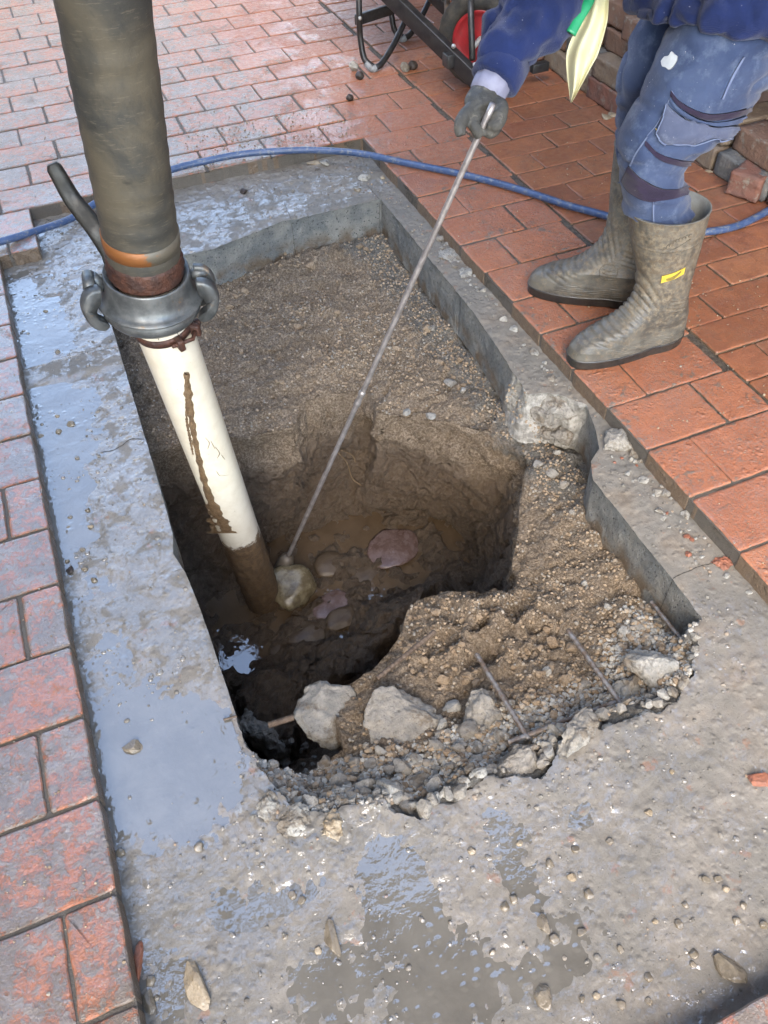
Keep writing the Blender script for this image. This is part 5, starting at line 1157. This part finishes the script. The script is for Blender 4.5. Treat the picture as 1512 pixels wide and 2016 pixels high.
for i in range(n - 1):
    for j in (0, 14): k = i * 15 + j; Fc.append([k, k + 15, k + 15 + m1, k + m1])
for j in range(14):
    for i in (0, n - 1): k = i * 15 + j; Fc.append([k, k + 1, k + 1 + m1, k + m1])
part('cloth', V, Fc, leather(), root)
V, Fc = tube(catmull([D(1178, -70, 1.585), D(1162, -5, 1.585), D(1140, 35, 1.590), D(1124, 66, 1.595)], 24), np.full(24, .0105), 12, ry=np.full(24, .005), up=rt); part('clip', V, Fc, simple('green_plastic', (.03, .42, .17), (.02, .36, .15), 40, (.3, .4), .05), root)

# ------------------------------------------------------------------ wheelbarrow
m_bk = simple('black_paint', (.016, .016, .018), (.035, .034, .033), 30, (.3, .5), .3, .002, 120, 0, None, (70, .62, (.16, .15, .13)))
m_tyre = simple('tyre_rubber', (.022, .022, .020), (.07, .06, .045), 25, (.7, .9), .5, .003, 120)
m_red = simple('red_rim', (.40, .018, .022), (.30, .02, .025), 30, (.35, .5), .1)
m_galv = simple('bolt_metal', (.45, .45, .43), (.35, .35, .33), 60, (.35, .5), .1, .001, 60, .6)
wc_ = G(950, 76, .18); wc_[2] = .18
foot1 = G(727, 141, .0); bar0 = D(985, 165, depth(wc_) - .06)
root = empty('wheelbarrow', (wc_[0], wc_[1], 0), 'black framed wheelbarrow with a red rimmed wheel standing behind the worker', 'wheelbarrow')
# axis of travel in plan
hd = G(760, -10, .30) - wc_; hd[2] = 0; hd /= np.linalg.norm(hd); sd2 = np.array([hd[1], -hd[0], 0]); sd2 = sd2 if sd2[1] < 0 else -sd2
def Wp(a, b, z): return np.array([wc_[0], wc_[1], 0]) + hd * a + sd2 * b + np.array([0, 0, z])
V, Fc = lathe([(.108, -.036), (.135, -.046), (.158, -.044), (.172, -.030), (.178, -.012), (.178, .012), (.172, .030), (.158, .044), (.135, .046), (.108, .036)], wc_, sd2, 64, lambda k, th: 1 + (.012 * (np.sin(th * 40) > 0) if 3 <= k <= 6 else 0), closed=True); wh = part('wheel', V, Fc, m_tyre, root)
part('rim', *lathe([(.001, -.030), (.05, -.034), (.085, -.020), (.098, -.032), (.112, -.040), (.112, .040), (.098, .032), (.085, .020), (.05, .034), (.001, .030)], wc_, sd2, 48), m_red, wh)
part('axle', *tube([Wp(0, -.13, .19), Wp(0, .13, .19)], .010, 12), m_galv, wh)
ns_ = -sd2 if (CR.T @ sd2)[0] > 0 else sd2          # side facing the camera left
def beam(p0, p1, w_, h_, name='frame_rail', mt=m_bk):
    p0, p1 = np.asarray(p0), np.asarray(p1); d = p1 - p0; Ln = np.linalg.norm(d); d /= Ln; u = np.cross(d, [0, 0, 1.0]); u /= np.linalg.norm(u); v = np.cross(u, d); mbx = MB()
    mbx.box((p0 + p1) / 2, (Ln, w_, h_), np.c_[d, u, v], .004); V, Fc = mbx.get(); return part(name, V, Fc, mt, root)
dpt = depth(wc_)
E0, E1 = D(948, 168, dpt - .10), D(745, -30, dpt - .02)
dirE = (E1 - E0) / np.linalg.norm(E1 - E0)
fr = beam(E0 - dirE * .02, E1 + dirE * .75, .034, .062)
off = sd2 * np.sign((wc_ - E0) @ sd2) * .26
beam(E0 + off - dirE * .02, E1 + off + dirE * .75, .030, .046)
beam(E0 - dirE * .01, E0 + off - dirE * .01, .03, .03, 'axle_bracket')
for (x, y) in ((893, 91), (935, 127), (778, -8)):
    P = D(x, y, dpt - .125); part('bolt', *lathe([(.0005, .010), (.006, .008), (.009, .003), (.009, -.012)], P, (CAM - P), 14), m_galv, fr)
part('strut', *tube([D(878, -40, dpt + .10), D(881, 30, dpt + .06), D(880, 72, dpt + .02)], .0125, 12), simple('muddy_strut', (.20, .13, .08), (.03, .025, .02), 20, (.5, .8), .4), root)
part('strut', *tube([D(922, -60, dpt - .14), D(927, 20, dpt - .13), D(930, 118, dpt - .10)], .0125, 12), m_bk, root)
bt = MB(); bt.box(D(884, 118, dpt - .08), (.035, .05, .05), None, .004); V, Fc = bt.get(); part('rail_end', V, Fc, m_bk, root)
for x, y in ((1012, 118), (1062, 132)):
    bt = MB(); bt.box(D(x, y, dpt + .10), (.075, .03, .035), None, .004); V, Fc = bt.get(); part('axle_bracket', V, Fc, m_bk, root)
# bent tube leg
fl = depth(foot1)
def leg(o_):
    pts = [D(706, -60, fl - .20) + o_, D(707, 20, fl - .15) + o_, D(709, 70, fl - .07) + o_, D(716, 112, fl - .02) + o_, D(727, 133, fl + .0) + o_ + [0, 0, .014], D(741, 139, fl) + o_ + [0, 0, .014], D(755, 120, fl - .0) + o_, D(778, 82, fl + .02) + o_, D(796, 44, fl + .03) + o_]
    V, Fc = tube(catmull(pts, 60), .0128, 14); lg = part('leg', V, Fc, m_bk, root)
    part('foot_plate', *tube(catmull([D(722, 128, fl - .004) + o_ + [0, 0, .008], D(733, 139, fl - .004) + o_ + [0, 0, .006], D(742, 138, fl - .004) + o_ + [0, 0, .012]], 10), .0150, 12), simple('scraped_steel', (.32, .34, .35), (.2, .2, .2), 40, (.4, .6), .3), lg)
leg(np.zeros(3)); leg(off * 1.4)
br = beam(D(701, 40, fl - .12), D(800, 8, fl + .0), .022, .040, 'leg_brace'); P = D(709, 36, fl - .15); part('bolt', *lathe([(.0005, .010), (.006, .008), (.008, .003), (.008, -.008)], P, CAM - P, 12), m_galv, br)
# tray (mostly above the frame)
tb = (E1 + E0) / 2 + off / 2 + dirE * .30 + np.array([0, 0, .30]); d_ = np.array([hd[0], hd[1], 0]); V = []
for z, k in ((-.14, .55), (.06, 1.0), (.075, 1.02), (.06, .98), (-.12, .53)):
    for sx_, sy_ in ((-1, -1), (1, -1), (1, 1), (-1, 1)): V.append(tb + d_ * sx_ * .42 * k + sd2 * sy_ * .30 * k + [0, 0, z])
Fc = [[r_ * 4 + j, r_ * 4 + (j + 1) % 4, (r_ + 1) * 4 + (j + 1) % 4, (r_ + 1) * 4 + j] for r_ in range(4) for j in range(4)] + [[3, 2, 1, 0], [16, 17, 18, 19]]
part('tray', V, Fc, simple('tray_green', (.03, .05, .035), (.10, .09, .07), 8, (.4, .7), .2), root, False)

# ------------------------------------------------------------------ old bricks stacked along the building wall
m_old = [simple('old_brick_' + n_, a_, b_, 22, (.7, .9), .9, .006, 70, 0, None, (26, .54, (.28, .235, .18))) for n_, a_, b_ in (('red', (.26, .105, .065), (.20, .10, .07)), ('brown', (.24, .13, .08), (.19, .11, .07)), ('tan', (.27, .20, .13), (.22, .16, .11)), ('grey', (.17, .16, .145), (.12, .12, .11)))]
kinds = ['weathered red', 'dark brown', 'mortar caked tan', 'muddy grey']
BX = [(.60, .2), (.60, -.4)]
def stackx(y): return .655 + .05 * math.sin(y * 3) 
ol = []; bmeshes = []
for v_ in range(6):
    q = np.random.default_rng(40 + v_); mbx = MB(); bm = bmesh.new(); bmesh.ops.create_cube(bm, size=1)
    for v in bm.verts: v.co = Vector((v.co.x * .23, v.co.y * .11, v.co.z * .076))
    bmesh.ops.subdivide_edges(bm, edges=bm.edges[:], cuts=9, use_grid_fill=True)
    V = np.array([v.co[:] for v in bm.verts]); Fc = [[v.index for v in f.verts] for f in bm.faces]; bm.free()
    r_ = np.maximum(np.abs(V) - np.array([.105, .045, .028]), 0); V = V * (1 - .35 * np.linalg.norm(r_, axis=1)[:, None] * 10 * .18)
    V += .006 * np.c_[fbm(V, 14, 4, v_), fbm(V, 14, 4, v_ + 30), fbm(V, 14, 4, v_ + 60)] + .003 * np.c_[fbm(V, 60, 3, v_), fbm(V, 60, 3, v_ + 3), fbm(V, 60, 3, v_ + 6)]
    bmeshes.append((V, Fc))
mm = {}
def old_brick(pos, yaw, kind, var, lab, grp, tilt=0.0, scl=1.0):
    k = (kind, var)
    if k not in mm:
        me = bpy.data.meshes.new('old_brick'); me.from_pydata(bmeshes[var][0].tolist(), [], bmeshes[var][1]); me.polygons.foreach_set('use_smooth', [True] * len(me.polygons)); me.materials.append(m_old[kind]); mm[k] = me
    o = bpy.data.objects.new('old_brick', mm[k]); COL.objects.link(o); o.location = pos; o.rotation_euler = (tilt, 0, yaw); o.scale = (scl, 1, 1); tag(o, lab, 'brick', grp)
q = np.random.default_rng(77)
for row in range(9):
    y = 1.25 + (row % 2) * .12
    while y > -2.6:
        w_ = .235 if q.random() < .65 else .125; top = 9 if y > -.2 else (8 if y > -1.2 else 5)
        if y < -1.75: top = 2
        if row < top and not (-1.62 < y < -1.35 and row > 1):
            kd = int(q.choice([0, 1, 2, 3], p=[.22, .32, .30, .16])); x = .70 + .018 * row + q.normal(0, .014) + .045 * (y < -1.2)
            old_brick((x + (.0 if w_ < .2 else -.045), y - w_ / 2, .040 + row * .082), (math.pi / 2 if w_ > .2 else 0) + q.normal(0, .06), kd, int(q.integers(6)), kinds[kd] + ' old brick in the dry stacked pile against the building', kinds[kd] + ' bricks of the stacked pile', q.normal(0, .03))
        y -= w_ + .006
P = G(1492, 350, .03); old_brick((float(P[0]), float(P[1]), .042), R(25), 0, 1, 'loose red brick lying on the paving in front of the stacked pile', None, 0.0)
P = G(1445, 330, .03)
for i, (x, y, w_) in enumerate([(1408, 322, 26), (1430, 334, 34), (1395, 338, 22), (1225, 203, 30), (1208, 228, 30), (1195, 233, 26), (1080, 40, 20), (1190, 190, 30)]):
    pxstone('mortar_lump', x, y, w_, w_ * .6, m_tan, 'lump of old tan mortar on the paving at the foot of the brick pile', 'mortar', 'mortar lumps below the brick pile', .5)
